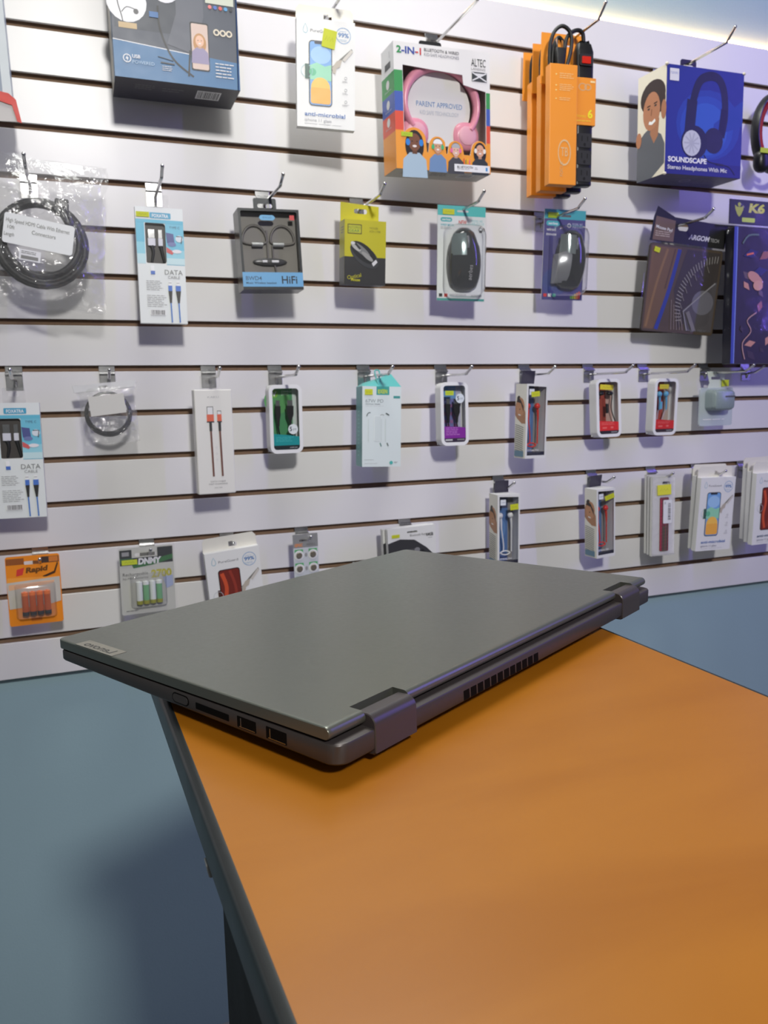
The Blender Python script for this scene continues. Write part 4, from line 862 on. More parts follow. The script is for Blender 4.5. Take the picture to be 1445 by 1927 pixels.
b = MB(); b.prism([[(-w / 2 - .002, h + .004), (w / 2 + .002, h + .004), (w / 2 + .004, h + .052), (-.040, h + .055), (-.086, h + .072), (-w / 2 + .002, h + .050)], rrect(-.030, h + .030, -.004, h + .044, .006)], -.0012, -.0004); hc = b.build('header_card', mat('black_header', 40, rough=.35), p.o)
a = p.art(x0=-w / 2, x1=w / 2, z0=h, z1=h + .06, y=-.0012); a.text('ARGOM', .50, .74, .16, 220, fit=.28, bold=.03, ital=.2); a.text('TECH', .80, .74, .12, 190, fit=.12); a.build('header_lettering', hc); a = p.art(x0=-w / 2, x1=w / 2, z0=h, z1=h + .06, y=-.0012); a.poly([(.02, .90), (.0 + .04, .12), (.30, .2), (.30, .9)], (112, 92, 78)); a.text('Mouse Pad', .05, .50, .10, 220, bold=.02, fit=.22, rot=.12); a.micro(.05, .6, .28, .8, 3, (190, 176, 166)); a.build('header_print', p.o)
bag('clear_sleeve', p.o, w + .012, h + .012, .010, 8, amp=.0008, m_=film('sleeve_film', refl=.7, rough=.06, haze=.0, bump=.35, bscale=22))

# big dark gaming pack, right edge
p = Pack('gaming_keyboard_pack', 'tall dark pack with yellow K6 header lettering in shiny film at the right edge', 'pack', 1.397, -.105, 1.484, .20, .350, .030, 0, -1, 0)
w, h, d = p.w, p.h, p.d; b = MB(); b.box(-w / 2 + .006, w / 2 - .004, -d / 2 + .004, d / 2, .006, h - .060); b.build('inner_box', mat('dark_navy_card', (30, 30, 44), rough=.3), p.o, bevel=.002)
a = p.art(x0=-w / 2 + .006, x1=w / 2 - .004, z0=.006, z1=h - .060, y=-d / 2 + .004); a.rect(0, 0, 1, 1, (42, 37, 35)); a.rect(.0, 0, .045, 1, (56, 70, 160)); a.line([(.045, .0), (.045, 1)], .012, (120, 140, 220))
rnd = random.Random(5)
for i in range(26):
    u, v_ = .12 + rnd.random() * .8, .15 + rnd.random() * .8; k = .02 + .05 * rnd.random(); c_ = rnd.choice(((150, 96, 76), (196, 140, 120), (60, 50, 52), (96, 80, 76), (40, 44, 90), (176, 84, 60))); t = rnd.random() * 3
    a.poly([(u + k * 1.8 * cos(t), v_ + k * .8 * sin(t)), (u - k * sin(t) * .8, v_ + k * .5 * cos(t)), (u - k * 1.6 * cos(t), v_ - k * .7 * sin(t)), (u + k * .6 * sin(t), v_ - k * .5 * cos(t))], c_)
a.ell(.30, .36, .10, (196, 140, 122), .55, rot=.4); a.ell(.36, .42, .07, (206, 152, 130), .8); a.line([(.12, .12), (.2, .06), (.35, .05)], .02, (90, 110, 100), 3); a.line([(.2, .97), (.16, .85), (.28, .76), (.22, .68), (.35, .62)], .012, (190, 150, 140), 4); a.line([(.18, .20), (.28, .185)], .02, (220, 110, 60))
a.build('picture_print', p.o)
b = MB(); b.box(-w / 2 + .002, w / 2, .0, .002, h - .052, h - .002); b.build('header_card', mat('black_header', 40), p.o)
a = p.art(x0=-w / 2 + .002, x1=w / 2, z0=h - .052, z1=h - .002, y=0); a.rect(0, 0, 1, 1, (48, 48, 50)); YY = (206, 206, 60); a.text('K6', .26, .48, .34, YY, bold=.05, fit=.22, ital=.2); a.poly([(.07, .22), (.10, .30), (.16, .30), (.19, .22), (.185, .40), (.155, .62), (.13, .70), (.105, .62), (.075, .40)], (180, 186, 60)); a.ell(.13, .20, .022, (180, 186, 60)); a.rrect(.17, .72, .35, .90, .01, (196, 214, 80)); a.build('header_print', p.o)
bag('clear_film', p.o, w + .006, h + .004, .040, 21, amp=.0016, m_=film('pack_film', refl=.55, rough=.04, haze=.0, bump=.7, bscale=26))

# ---------------------------------------------------------------- middle row
# zip bag with a thin cable
o = bpy.data.objects.new('bagged_cable', None); C.objects.link(o); o.location = (.040, -.050, 1.190); o.rotation_euler = (0, R(-3), 0); tag(o, 'small zip bag holding one thin coiled black cable and a blank card', 'cable')
bag('zip_bag', o, .088, .098, .022, 11, neck=lambda v_: 1 + .12 * max(0, v_ - .8) / .2, amp=.0035, m_=film('zip_bag_film', refl=2.2, rough=.12, haze=.09, bump=.9, bscale=60, hazecol=(.86, .86, .86)))
b = MB(); b.prism([[(-.050, .086), (.046, .090), (.048, .102), (-.052, .098)], rrect(-.012, .092, .002, .095, .001)], -.004, -.001); b.build('zip_strip', film('zip_film', haze=.68, refl=2, rough=.2, hazecol=(.9, .9, .9)), o, bevel=.0008)
b = MB()
for r_, dz in ((.0345, 0), (.0325, .001), (.036, -.0015)):
    b.tube([(r_ * cos(R(t)) - .001, -.002 + .001 * sin(R(2 * t)), .050 + dz + r_ * sin(R(t))) for t in range(0, 360, 12)], .0017, closed=True, k=8)
b.build('cable_coil', BLACKR, o, smooth=60)
b = MB(); b.box(-.026, .030, -.0125, -.0120, .048, .080); c_ = b.build('blank_card', mat('blank_card', (206, 204, 198), rough=.6), o); c_.rotation_euler = (0, R(-3), 0)

# tall white box with red plugs
p = Pack('charging_cable_box', 'tall plain white box printed with two red plug cables', 'cable box', .205, -.080, 1.187, .064, .178, .022, 3, 0, .1)
w, h, d = p.w, p.h, p.d; p.carton(mat('white_gloss_box', (228, 226, 220), rough=.35), bevel=.0015); a = p.art()
a.text('KAKU', .50, .08, .018, 180, 'c', fit=.30)
for u, k, t in ((.40, 1.0, .16), (.64, .62, .20)):
    a.rect(u - .085 * k, t, u + .085 * k, t + .075, 90); a.rect(u - .07 * k, t + .006, u + .07 * k, t + .075, 228); a.rect(u - .095 * k, .235, u + .095 * k, .305, (222, 110, 84)); a.rect(u - .10 * k, .300, u + .10 * k, .312, 70); a.rect(u - .035, .31, u + .035, .395, 52)
    a.line([(u, .395), (u + .02, .83)], .052, (124, 84, 74)); a.line([(u + .01, .395), (u + .03, .83)], .012, (90, 60, 56))
a.text('DATA CABLE', .53, .885, .014, 150, 'c', fit=.40); a.text('FAST CHARGING', .53, .91, .014, 150, 'c', fit=.50); a.text('KSC-960', .53, .945, .011, 160, 'c', fit=.2)
for i in range(3): a.ring(.53, .55 + .06 * i, .025, .006, 206)
a.build('front_print', p.o)
p.tab(film('clear_tab'), w=.034, h=.024, x=0)

# rounded plastic cases
def oval_case(name, label, X, Y, Z, yaw, tilt, roll, art, group=None, d=.026, w=.060, h=.121):
    p = Pack(name, label, 'case', X, Y, Z, w, h, d, yaw, tilt, roll, group)
    hole = rrect(-w / 2 + .0062, .0065, w / 2 - .0062, h - .0065, .006); out = rrect(-w / 2, 0, w / 2, h, .012, 8)
    b = MB(); b.prism([out, hole], -d / 2, -d / 2 + .003); b.build('case_rim', PLASTW, p.o, bevel=.0008)
    b = MB(); b.prism([out, rrect(-w / 2 + .0015, .0015, w / 2 - .0015, h - .0015, .011, 8)], -d / 2 + .003, d / 2 - .001); b.prism([out], d / 2 - .001, d / 2); b.build('case_body', mat('milky_plastic', (222, 222, 220), rough=.3), p.o, smooth=40)
    f = MB(); f.prism([hole], -d / 2 + .0012, -d / 2 + .0014); f.build('window_film', CLEAR, p.o)
    a = p.art(x0=-w / 2 + .0062, x1=w / 2 - .0062, z0=.0065, z1=h - .0065, y=d / 2 - .004); q = MB(); q.box(-w / 2 + .0016, w / 2 - .0016, d / 2 - .0038, d / 2 - .0012, .002, h - .002); q.build('inner_card', mat('inner_white', 214, rough=.5), p.o)
    f_ = p.art(x0=-w / 2 + .0064, x1=w / 2 - .0064, z0=.0068, z1=h - .0068, y=-d / 2 + .0009, lift=.0002)
    art(p, a, f_); a.build('backing_print', p.o); f_.build('length_disc' if name == 'cable_case' else 'lower_label', p.o); return p
def cable_ends(p, xs, zt, y=-.006, colr=BLACKP, shell=(True, True), lens=(.030, .030)):
    for (x, k), L_ in zip(xs, lens):
        b = MB(); b.box(x - .0045 * k, x + .0045 * k, y - .0018, y + .0018, zt - .010, zt); b.build('plug_shell', CHROME, p.o, bevel=.0003)
        b = MB(); b.loft([[(x + sx * q, y + sy, z) for sx, sy in ((-1, -.003), (1, -.003), (1, .003), (-1, .003))] for z, q in ((zt - .010, .0058 * k), (zt - .026, .0055 * k), (zt - .036, .0024), (zt - .046, .0016))]); b.build('plug_grip', colr, p.o, bevel=.0006)
        b = MB(); b.tube([(x, y, zt - .044), (x + .001, y, zt - .055), (x + .003, y + .001, .030)], .0014, smooth=3); b.build('cable', colr, p.o, smooth=60)
def art_green(p, a, f):
    a.rect(0, 0, 1, 1, (74, 150, 98)); a.ell(.3, .2, .5, (92, 164, 96)); a.ell(.19, .085, .15, (130, 190, 74)); a.text('V', .19, .125, .075, 232, 'c', bold=.04); a.text('CHARGE', .46, .065, .032, (214, 236, 220), fit=.42, bold=.01); a.text('SYNC', .46, .110, .032, (214, 236, 220), fit=.28, bold=.01); a.rect(.88, 0, 1, 1, (206, 220, 214))
    cable_ends(p, ((-.013, .8), (.009, 1.1)), .094)
    f.poly([(.0, .735), (0, .93), (1, .93), (1, .79), (.55, .76)], (24, 144, 146)); f.rect(0, .93, 1, 1, (26, 38, 42)); f.micro(.08, .79, .8, .88, 4, (70, 180, 180)); f.text('smartoo', .62, .975, .022, 200, fit=.3); f.build('lower_label', p.o); f.b = MB(); f.b.flat = True
    f.ell(.76, .665, .19, (226, 232, 232)); f.text('5', .62, .695, .07, (30, 40, 50), bold=.02); f.text('FT', .77, .695, .04, (90, 110, 110))
oval_case('cable_case', 'white-rimmed case with a green card and teal lower label, 5 FT cable inside', .333, -.070, 1.222, 2, 1, 0, art_green, 'cable cases')
def art_purple(p, a, f):
    a.rect(0, 0, 1, 1, (116, 120, 180)); a.rect(0, 0, 1, .22, (110, 160, 214)); a.rect(.78, 0, 1, 1, (190, 190, 214))
    for i in range(5):
        for j in range(6):
            if (i + j) % 2: a.rect(.04 + i * .15, .32 + j * .07, .18 + i * .15, .38 + j * .07, (150, 100, 150))
    a.text('V', .17, .11, .07, 236, 'c', bold=.04); a.text('CHARGE', .42, .06, .03, 225, fit=.38); a.text('SYNC', .46, .12, .03, 225, fit=.28)
    cable_ends(p, ((-.011, .8), (.007, 1.1)), .090)
    f.poly([(.0, .715), (0, .93), (1, .93), (1, .745), (.7, .73)], (130, 40, 150)); f.rect(0, .93, 1, 1, (52, 40, 60)); f.micro(.08, .74, .75, .89, 5, (196, 130, 206)); f.rect(.05, .945, .38, .975, 190); f.rect(.6, .945, .94, .97, 130); f.build('lower_label', p.o); f.b = MB(); f.b.flat = True
    f.ell(.76, .225, .20, (222, 230, 236)); f.text('5', .62, .255, .07, (30, 40, 60), bold=.02); f.text('FT', .78, .25, .035, (90, 110, 120))
q = oval_case('cable_case', 'white-rimmed case with a purple patterned card, 5 FT disc at its upper right', .664, -.070, 1.223, -1, -2, 0, art_purple, 'cable cases', w=.058); q.sticker(.16, .135, .46, .205, 0, col=(186, 204, 40))
def buds(p, m_, zt, tail=True, y=-.004, xs=(-.011, .010), L_=.035):
    for x in xs:
        b = MB(); b.ellip((x, y - .002, zt), (.0062, .0055, .0062), 14, 10); b.tube([(x + .002, y, zt - .003), (x + .0035, y, zt - .016), (x + .004, y, zt - L_)], lambda t: .0030 - .0014 * t, k=8, smooth=3); b.build('earbud', m_, p.o, smooth=60)
def art_red1(p, a, f):
    a.rect(0, 0, 1, 1, (170, 74, 62)); a.rect(.66, 0, 1, 1, (198, 164, 156)); a.ell(.2, .08, .13, (222, 130, 50)); a.rect(.45, .30, .62, .8, (150, 60, 50))
    b = MB(); b.tube([(-.018, -.004, .030), (-.018, -.005, .088), (-.008, -.006, .096), (.010, -.006, .094), (.014, -.005, .085), (.012, -.004, .060), (.022, -.004, .030)], .0011, smooth=5); b.build('cable', BLACKR, p.o, smooth=60)
    b = MB(); b.ellip((-.014, -.006, .091), (.006, .005, .0045), 14, 8); b.ellip((.008, -.006, .091), (.008, .005, .0045), 14, 8); b.build('earbud', BLACKP, p.o, smooth=60)
    b = MB(); b.tube([(.0, -.006, .050), (.0, -.006, .070)], .0030); b.build('remote', BLACKP, p.o, smooth=50)
    f.poly([(.0, .74), (0, .935), (1, .935), (1, .77)], (216, 48, 40)); f.rect(0, .935, 1, 1, (44, 38, 40)); f.micro(.1, .78, .8, .84, 2, (236, 120, 110)); f.rect(.15, .865, .38, .895, (232, 110, 100)); f.rect(.58, .86, .72, .895, (232, 110, 100)); f.rect(.6, .955, .92, .98, 130)
q = oval_case('earphone_case', 'white-rimmed case with black earphones on a red card', 1.026, -.060, 1.226, -1, -3, -1, art_red1, 'red earphone cases'); q.sticker(.14, .10, .68, .185, .08, col=(222, 206, 40))
def art_red2(p, a, f):
    a.rect(0, 0, 1, 1, (180, 78, 70)); a.rect(.70, 0, 1, 1, (196, 176, 168)); a.ell(.25, .2, .3, (196, 70, 60)); LB = mat('light_blue_plastic', (104, 180, 220), rough=.3)
    buds(p, LB, .088, xs=(-.013, .004), L_=.034)
    b = MB(); b.tube([(-.008, -.005, .056), (-.008, -.005, .072)], .0042); b.build('remote', LB, p.o, smooth=50)
    b = MB(); b.tube([(-.012, -.003, .054), (-.014, -.003, .03)], .0014); b.tube([(.006, -.003, .054), (-.002, -.003, .03)], .0014); b.build('cable', mat('pale_cable', (190, 170, 180), rough=.4), p.o)
    f.poly([(.0, .74), (0, .935), (1, .935), (1, .77)], (206, 48, 46)); f.rect(0, .935, 1, 1, (60, 48, 50)); f.micro(.1, .79, .8, .84, 2, (226, 110, 104)); f.rect(.15, .865, .38, .895, (226, 110, 104)); f.rect(.58, .86, .72, .895, (226, 110, 104)); f.rect(.6, .955, .92, .98, 130)
q = oval_case('earphone_case', 'white-rimmed case with light blue earphones on a red card', 1.169, -.065, 1.225, -2, 2, 0, art_red2, 'red earphone cases'); q.sticker(.17, .10, .56, .18, 0, col=(204, 190, 50))

# teal and white charger box
p = Pack('charger_box', 'white charger box with teal sides and a folded teal hanger on top', 'box', .506, -.090, 1.204, .074, .146, .042, -4, -1, 1.8)
w, h, d = p.w, p.h, p.d; TE = (74, 178, 172); TM = mat('teal_card', (86, 176, 172), rough=.35); p.carton(mat('pale_box', (218, 228, 228), rough=.35)); a = p.art()
a.rect(0, 0, 1, 1, (218, 228, 228)); a.rect(.36, 0, .69, .105, (62, 158, 150)); a.text('EXEN', .52, .085, .045, (206, 220, 60), 'c', bold=.03, fit=.24); a.ring(.53, .06, .11, .02, (150, 210, 80), .5, a0=190, a1=340); a.rect(.80, .115, .97, .145, (60, 150, 146)); a.text('67W PD', .08, .20, .042, (140, 150, 152), fit=.46); a.text('Wall Power Adapter', .08, .225, .014, (90, 100, 104), fit=.38, bold=.01); a.micro(.08, .24, .62, .25, 1, 190)
a.rrect(.30, .36, .50, .68, .03, (226, 234, 234)); a.rrect(.32, .37, .48, .67, .02, (212, 222, 222))
for u in (.16, .49, .60): a.line([(u, .40), (u, .68)], .02, (206, 216, 216))
a.line([(.11, .37), (.15, .33), (.21, .325)], .02, (90, 100, 100), 3); a.line([(.60, .33), (.69, .355)], .03, (80, 90, 92)); a.line([(.46, .36), (.50, .345), (.56, .355)], .012, 150); a.line([(.46, .70), (.49, .745)], .025, (90, 130, 130)); a.line([(.64, .70), (.67, .74)], .03, (110, 120, 120))
a.ell(.75, .95, .045, TE); a.micro(.82, .94, .92, .96, 2, 110); a.micro(.06, .91, .3, .92, 1, 160); a.micro(.06, .955, .42, .965, 1, 190); a.build('front_print', p.o); p.sticker(.06, .035, .26, .105)
a = p.art('left'); a.rect(0, 0, 1, 1, (100, 158, 160)); a.micro(.3, .3, .6, .9, 12, (120, 186, 186)); a.build('side_print', p.o)
b = MB(); F = -d / 2; K = d / 2
b.add([(-w / 2, F, h), (w / 2, F, h), (w / 2 - .014, -.001, h + .024), (-w / 2 + .006, -.001, h + .006), (-w / 2, K, h), (w / 2, K, h), (w / 2 - .014, .001, h + .024), (-w / 2 + .006, .001, h + .006)], [(0, 1, 2, 3), (5, 4, 7, 6), (0, 3, 7, 4), (1, 5, 6, 2), (3, 2, 6, 7)])
b.build('folded_top', TM, p.o)
b = MB(); b.tube([(-.006, F + .004, h + .004), (-.011, F + .010, h + .026), (-.006, F + .013, h + .030), (-.002, F + .010, h + .026), (-.006, F + .004, h + .004)], .0013, smooth=4); b.build('hanging_loop', TM, p.o, smooth=60)

# earphone boxes with side portrait
def bud_box(label, X, Y, Z, yaw, tilt, roll, budm, inner, w=.050, h=.148, d=.038, tabd=True, stick=(.50, .12, .86, .20), srot=0):
    p = Pack('earphone_box', label, 'box', X, Y, Z, w, h, d, yaw, tilt, roll, 'portrait sided earphone boxes')
    hole = [(-w / 2 + .004, .006), (w / 2 - .003, .006), (w / 2 - .003, h - .006), (-w / 2 + .004, h - .004)]
    p.windowed(WHITECARD, hole)
    b = MB(); b.box(-w / 2 + .0015, w / 2 - .0015, d / 2 - .010, d / 2 - .008, .002, h - .002); b.build('inner_tray', mat('steel_blue_card', inner, rough=.4), p.o)
    a = p.art(x0=-w / 2 + .002, x1=w / 2 - .002, z0=.004, z1=h - .003, y=d / 2 - .010); a.rect(0, 0, 1, .2, (70, 76, 110)); a.rect(.0, .2, .75, .9, (86, 120, 176)); a.rect(.75, 0, 1, 1, (140, 136, 136)); a.ell(.4, .5, .25, (100, 140, 196), 1.8); a.build('tray_print', p.o)
    buds(p, budm, h - .044, y=-.004, xs=(-.013, .010), L_=.030)
    b = MB(); b.tube([(-.009, -.004, h - .070), (-.004, -.004, h - .105), (-.004, -.003, .030)], .0014, smooth=4); b.tube([(.014, -.004, h - .070), (.014, -.004, .028)], .0014); b.tube([(-.012, -.005, .026), (.0, -.006, .022), (.010, -.005, .026), (.0, -.004, .030)], .0014, closed=True, smooth=4); b.build('cable', budm, p.o, smooth=60)
    a = p.art(x0=-w / 2 + .004, x1=w / 2 - .003, z0=.006, z1=h - .006, y=-d / 2 + .0010); a.rrect(.06, .03, .34, .115, .02, (226, 230, 234)); a.text('TUDORS', .20, .08, .016, (90, 110, 150), 'c', fit=.2); a.text('STEALTH', .04, .935, .024, 226, fit=.62, bold=.02); a.rect(0, .945, 1, 1, (44, 44, 56)); a.micro(.06, .96, .9, .975, 1, 110); a.build('window_print', p.o)
    a = p.art('left'); a.rect(0, 0, 1, 1, (224, 222, 212)); a.ell(.30, .20, .16, (52, 44, 42), 1.0); a.poly([(.0, .30), (.12, .22), (.4, .21), (.70, .28), (.92, .38), (.95, .53), (.60, .53), (.2, .47), (.0, .42)], (168, 122, 92)); a.ell(.46, .31, .38, (186, 136, 102), 1.3); a.poly([(.1, .24), (.3, .18), (.5, .22), (.74, .30), (.78, .38), (.5, .26)], (52, 44, 42)); a.ell(.42, .34, .04, 60); a.line([(.3, .41), (.5, .42)], .06, 232)
    for i in range(13): a.line([(.05, .55 + i * .028), (.35, .56 + i * .028), (.8, .585 + i * .028)], .035, (122, 124, 118), 2)
    a.rect(.05, .90, .85, .98, (96, 128, 150)); a.build('side_print', p.o)
    if tabd:
        b = MB(); b.loft([[(-.014, d / 2 - .001, h), (.018, d / 2 - .001, h), (.018, d / 2, h), (-.014, d / 2, h)], [(-.016, d / 2 - .010, h + .026), (.014, d / 2 - .010, h + .026), (.014, d / 2 - .009, h + .026), (-.016, d / 2 - .009, h + .026)]]); b.build('hang_tab', mat('dark_violet_tab', (52, 48, 66), rough=.3), p.o)
    p.sticker(*stick, srot, y=-d / 2 + .0004, lift=.0008)
    return p
RED = mat('red_bud_plastic', (222, 60, 48), rough=.25); WB = mat('white_bud_plastic', 236, rough=.25)
bud_box('boxed red earphones in the upper of the two rows, smiling portrait on the box side', .842, -.075, 1.204, 4, 1, .8, RED, (90, 110, 170), stick=(.22, .10, .62, .17), srot=-.1)
bud_box('boxed white earphones with the lower end hidden behind the laptop', .786, -.065, .985, -2, 0, 0, WB, (80, 120, 180), stick=(.56, .135, .93, .215), srot=-.06)
bud_box('boxed red earphones in the lower row, dark tab and tilted yellow sticker', 1.018, -.070, .984, 5, 1, -2.5, RED, (90, 104, 170), stick=(.44, .09, .95, .16), srot=-.22)

# clear pack with grey charger
p = Pack('charger_pack', 'clear hanging pack holding a small grey square charger', 'pack', 1.331, -.040, 1.222, .090, .085, .005, -2, 0, 0); w, h, d = p.w, p.h, p.d
b = MB(); b.prism([rrect(-w / 2, 0, w / 2, h, .005)], -d / 2, d / 2); b.build('frosted_tray', film('frosted_blue', haze=.62, refl=1, hazecol=(.62, .70, .74), rough=.2), p.o, bevel=.001)
b = MB(); b.prism([[(-.026, h - .004), (.020, h - .004), (.018, h + .010), (.024, h + .036), (-.028, h + .036), (-.020, h + .010)], rrect(-.016, h + .018, .010, h + .024, .002)], -.001, 0); b.build('hanging_header', mat('pale_header', (206, 214, 206), rough=.4), p.o)
b = MB(); b.loft([[(x - .002, y, z) for x, z in rrect(-.030 + i, .034 + i, .030 - i, h - .004 - i, .009)] for y, i in ((-.003, 0), (-.022, .001), (-.030, .003), (-.032, .006))]); c_ = b.build('charger', mat('grey_charger', (138, 152, 154), rough=.28), p.o, smooth=45)
b = MB(); b.box(-.002, .024, -.0332, -.0318, .064, .067); b.build('charger_slot', mat('slot_grey', 90), c_)
p.sticker(.62, -.20, .84, -.03, 0, col=(196, 206, 40)); a = p.art(); a.micro(.10, .82, .92, .88, 1, 232); a.build('front_print', p.o)

# ---------------------------------------------------------------- lower right row
def strap_bag(label, X, Y, Z, full=True):
    p = Pack('watch_strap_bag', label, 'watch strap', X, Y, Z, .059, .176, .008, -3, -2, .2, 'watch strap bags'); w, h, d = p.w, p.h, p.d
    FB = film('frosted_bag', haze=.52, refl=1.2, rough=.25, hazecol=(.88, .87, .85), bump=.3, bscale=60)
    b = MB(); b.prism([rrect(-w / 2, 0, w / 2, h, .002), rrect(-.004, h - .018, .016, h - .011, .003)], -d / 2, -d / 2 + .0004); b.build('bag_front', FB, p.o)
    b = MB(); b.prism([rrect(-w / 2, 0, w / 2, h, .002), rrect(-.004, h - .018, .016, h - .011, .003)], d / 2 - .0006, d / 2); b.build('bag_back', mat('frosted_back', (216, 216, 208), rough=.5), p.o)
    b = MB(); b.prism([[(-w / 2, 0), (w / 2, 0), (w / 2, .004), (-w / 2, .004)]], -d / 2, d / 2); b.prism([[(-w / 2, h - .001), (w / 2, h - .001), (w / 2, h), (-w / 2, h)]], -d / 2, d / 2); b.prism([[(-w / 2, .004), (-w / 2 + .001, .004), (-w / 2 + .001, h), (-w / 2, h)]], -d / 2, d / 2); b.build('bag_seam', mat('frosted_seam', (224, 224, 216), rough=.4), p.o)
    if full:
        b = MB(); b.prism([rrect(-.010, .010, .013, h - .046, .003)], -d / 2 - .0012, d / 2 - .003); s_ = b.build('strap', mat('strap_weave', (120, 62, 70), rough=.8, noise=.5, nscale=420), p.o)
        a = p.art(x0=-.010, x1=.013, z0=.010, z1=h - .046, y=-d / 2 - .0013); a.poly([(.30, .55), (.9, .5), (.8, 1), (.32, 1)], (92, 84, 72)); a.line([(.12, .02), (.10, .98)], .10, (190, 60, 80)); a.line([(.62, .03), (.66, .5), (.6, .98)], .07, (150, 80, 86), 3)
        for i in range(16): a.line([(.05, .05 + i * .06), (.95, .03 + i * .06)], .03, (84, 58, 58))
        a.build('weave_print', s_)
        b = MB(); b.prism([rrect(-.002, .072, .020, .124, .002)], -d / 2 - .0022, -d / 2 - .0017); l_ = b.build('barcode_label', mat('label_white', 226), p.o)
        a = Art((-.002, -d / 2 - .0024, .124), (1, 0, 0), (0, 0, -1), (0, -1, 0), .022, .052); a.barcode(.50, .1, .90, .90, True); a.micro(.1, .08, .3, .2, 2, 120); a.build('barcode_print', l_)
        p.sticker(.19, .10, .80, .23, -.03, col=(222, 220, 60), lift=.0026)
    return p
strap_bag('front watch strap bag with red woven strap, barcode label and yellow sticker', 1.181, -.055, .985)
strap_bag('plain watch strap bag behind the front one, only its edge showing', 1.184, -.042, .986, False)
strap_bag('rearmost watch strap bag, nearest the slatted wall', 1.186, -.030, .987, False)
glass_box('front screen protector box with yellow and blue phone, in the lower right stack of two', 1.307, -.077, .984, 0, 2, 1.4)
glass_box('screen protector box behind the front one with the yellow and blue phone', 1.310, -.060, .987, 0, 1, 1)
glass_box('front screen protector box with a red phone, cut by the right edge', 1.460, -.085, .988, 0, 2, -.5, phone='red')
glass_box('second screen protector box in the stack at the right edge', 1.463, -.068, .991, 0, 1, -.5, phone='red')
glass_box('rearmost screen protector box in the stack at the right edge', 1.466, -.052, .996, 0, 1, -.5, phone='red')

# ---------------------------------------------------------------- lower left row
# batteries
def cell(parent, x, z0, z1, y, body, top, cap, name='battery'):
    b = MB(); b.tube([(x, y, z0), (x, y, z1)], .0052, k=16); o_ = b.build(name, body, parent, smooth=40)
    b = MB(); b.tube([(x, y, z0 - .0004), (x, y, z0 + .006)], .00535, k=16); b.build('dark_end', cap, o_, smooth=40)
    b = MB(); b.tube([(x, y, z1 - .005), (x, y, z1 + .0004)], .0053, k=16); b.tube([(x, y, z1), (x, y, z1 + .0016)], .0017, k=10); b.build('top_end', top, o_, smooth=40)
p = Pack('battery_card', 'orange battery card with four orange cells at the lower left', 'batteries', -.098, -.050, .953, .082, .116, .001, 4, -1, .5, 'carded batteries'); w, h, d = p.w, p.h, p.d
b = MB(); b.prism([rrect(-w / 2, 0, w / 2, h, .004), rrect(-.014, h - .015, .016, h - .009, .003)], -d / 2, d / 2); b.build('backing_card', mat('orange_card', (238, 140, 30), rough=.4), p.o); a = p.art()
a.rect(.01, .03, .34, .12, (150, 84, 36)); a.rect(.66, .03, .985, .12, (70, 50, 40)); a.rect(.80, .035, .97, .11, (206, 120, 50)); a.poly([(.20, .19), (.34, .165), (.30, .27), (.18, .285)], (214, 60, 50)); a.text('Rapid', .36, .245, .07, (110, 66, 20), bold=.05, fit=.40, ital=.2, rot=-.06); a.poly([(.66, .31), (.88, .25), (.95, .12), (.97, .14), (.90, .28), (.70, .33)], (70, 44, 24)); a.text('AAA', .10, .355, .04, (120, 60, 20), bold=.02, fit=.14); a.poly([(.0, .38), (.02, .30), (.98, .33), (.98, .38)], (244, 160, 60))
a.poly([(.0, .37), (.98, .335), (.98, .69), (.80, .72), (.02, .75)], (196, 190, 178)); a.poly([(.03, .40), (.88, .38), (.86, .42), (.03, .48)], (226, 176, 136)); a.rect(.40, .90, .60, .95, (196, 104, 30)); a.build('front_print', p.o)
CE = mat('copper_cell', (206, 96, 40), rough=.3, metal=.3); CB = mat('cell_black', 48, rough=.4)
for i in range(4): cell(p.o, -.0155 + i * .0112, .018, .056, -.006, CE, mat('orange_end', (236, 120, 50), rough=.3), CB)
b = MB(); rr_ = lambda i, y: [(x, y, z) for x, z in rrect(-.030 + i, .010 + i, .032 - i, .070 - i, .005)]
b.loft([rr_(0, -.0012), rr_(.003, -.011), rr_(.008, -.0135)]); b.build('blister', BLISTER, p.o, smooth=40)
p = Pack('battery_card', 'black and green topped rechargeable battery card with four white cells, touching the laptop edge', 'batteries', .082, -.050, .952, .092, .116, .001, 8, -2, 1, 'carded batteries'); w, h, d = p.w, p.h, p.d
b = MB(); b.prism([rrect(-w / 2, 0, w / 2, h, .004), rrect(-.020, h - .016, .016, h - .010, .003)], -d / 2, d / 2); b.build('backing_card', mat('grey_card', (196, 196, 186), rough=.4), p.o); a = p.art()
a.rect(.01, .03, .23, .26, (40, 44, 44)); a.rect(.70, .02, .985, .26, (40, 44, 44)); a.rect(.23, .155, .70, .26, (40, 44, 44)); a.rect(.01, .155, .25, .22, (46, 96, 66)); a.poly([(.22, .25), (.50, .21), (.985, .14), (.985, .21), (.60, .28), (.25, .31)], (52, 110, 60)); a.rect(.05, .06, .18, .12, 150)
a.text('DNMY', .34, .255, .085, 222, bold=.06, fit=.42, ital=.1); a.text('Rechargeable', .05, .42, .05, 90, fit=.46); a.text('Ni-MH Batteries', .05, .475, .035, 110, fit=.46); a.text('2700', .57, .47, .11, (176, 170, 60), bold=.04, fit=.38); a.poly([(.78, .48), (.97, .46), (.97, .62), (.84, .66)], (160, 170, 196)); a.micro(.08, .94, .34, .97, 1, 110); a.build('front_print', p.o); p.sticker(.04, .175, .32, .25, 0, col=(186, 196, 50))
WC = mat('white_cell', (222, 226, 222), rough=.3); GC = mat('green_cell', (110, 170, 120), rough=.3)
for i in range(4): cell(p.o, -.0160 + i * .0112, .018, .056, -.006, GC if i % 2 else WC, WC, mat('yellow_green_end', (150, 150, 40), rough=.4))
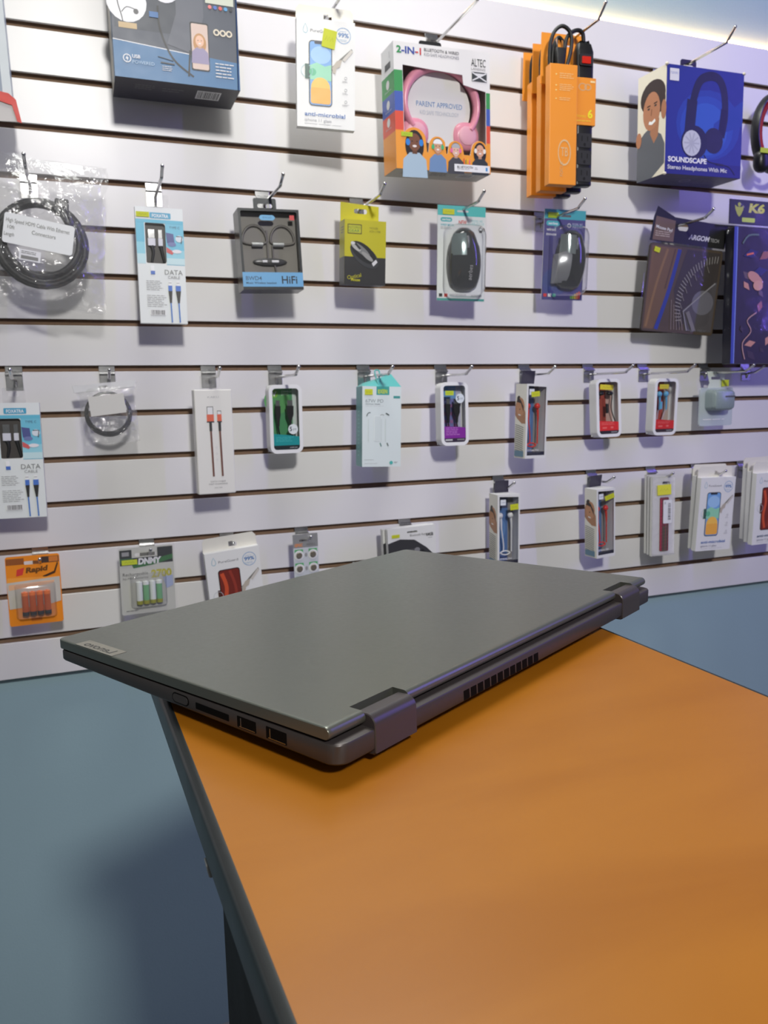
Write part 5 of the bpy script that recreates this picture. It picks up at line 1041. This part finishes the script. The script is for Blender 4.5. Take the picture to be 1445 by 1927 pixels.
b = MB(); b.loft([rr_(0, -.0012), rr_(.003, -.011), rr_(.008, -.0135)]); b.build('blister', BLISTER, p.o, smooth=40)
b = MB(); b.prism([rrect(-w / 2 - .003, -.003, w / 2 + .003, h + .004, .004)], -.0014, -.0010); b.build('clear_skin', film('card_skin', haze=.02, refl=.6), p.o)
glass_box('tilted screen protector box with a dark red phone, lower part behind the laptop', .233, -.060, .912, 3, 3, -4.6, phone='red')
# button cells
p = Pack('button_cell_card', 'silver card of button cells standing above the laptop edge', 'batteries', .366, -.050, .961, .048, .098, .001, 2, 0, -.6, 'carded batteries'); w, h, d = p.w, p.h, p.d
b = MB(); b.prism([rrect(-w / 2, 0, w / 2, h, .002), rrect(-.012, h - .014, .010, h - .010, .0018)], -d / 2, d / 2); b.build('backing_card', mat('silver_card', (166, 166, 166), rough=.3, metal=.4), p.o); a = p.art()
a.rect(0, .26, 1, 1, (196, 200, 204)); a.text('GPGC', .06, .235, .055, (216, 140, 90), bold=.05, fit=.32); a.text('MAXELL', .54, .225, .040, 110, fit=.36)
for z in (.40, .66, .92):
    for u in (.22, .78): a.rect(u - .17, z - .11, u + .17, z + .03, (90, 170, 110)); a.ell(u, z, .19, 226); a.ell(u, z, .15, 206)
    a.ell(.50, z, .05, 150, 1.6)
a.build('front_print', p.o)
for z in (.40, .66, .88):
    for u in (.22, .78):
        b = MB(); x, zz_ = (u - .5) * w, h * (1 - z); b.loft([[(x + q * cos(t), y, zz_ + q * sin(t)) for t in [2 * pi * k / 16 for k in range(16)]] for y, q in ((-.001, .0055), (-.0034, .0055), (-.0040, .0048))]); b.build('button_cell', mat('cell_steel', (176, 166, 150), rough=.25, metal=.8), p.o, smooth=40)
# black pack
def blackpack(label, X, Y, Z, prn=True):
    p = Pack('hanging_pack', label, 'pack', X, Y, Z, .100, .128, .012, 0, 1, -2.1, 'black and white packs'); w, h, d = p.w, p.h, p.d
    b = MB(); b.prism([rrect(-w / 2, 0, w / 2, h, .002), rrect(-.010, h - .012, .012, h - .008, .0018)], -d / 2, d / 2); b.build('carton', WHITECARD, p.o)
    a = p.art(); a.poly([(.0, .22), (.25, .17), (.55, .20), (.80, .34), (1, .50), (1, 1), (0, 1)], (56, 56, 58)); a.poly([(0, .6), (.35, .34), (.55, .34), (.5, .42), (.3, .6), (.2, 1), (0, 1)], (86, 86, 88)); a.poly([(.55, .44), (.72, .36), (1, .6), (1, .8)], (34, 34, 36)); a.ell(.60, .36, .06, (130, 130, 132), .8)
    a.text('Bluetooth Keyboard', .46, .145, .035, (110, 110, 112), fit=.46); a.text('64GB', .80, .165, .045, (60, 60, 62), bold=.03, fit=.15); a.micro(.84, .19, .95, .21, 1, 130); a.build('front_print', p.o)
    if prn: p.sticker(.08, .09, .24, .14)
    return p
blackpack('front black and white pack with a small yellow sticker, rising behind the laptop', .576, -.062, .945)
blackpack('second black and white pack, just behind the front one', .572, -.046, .943, False)
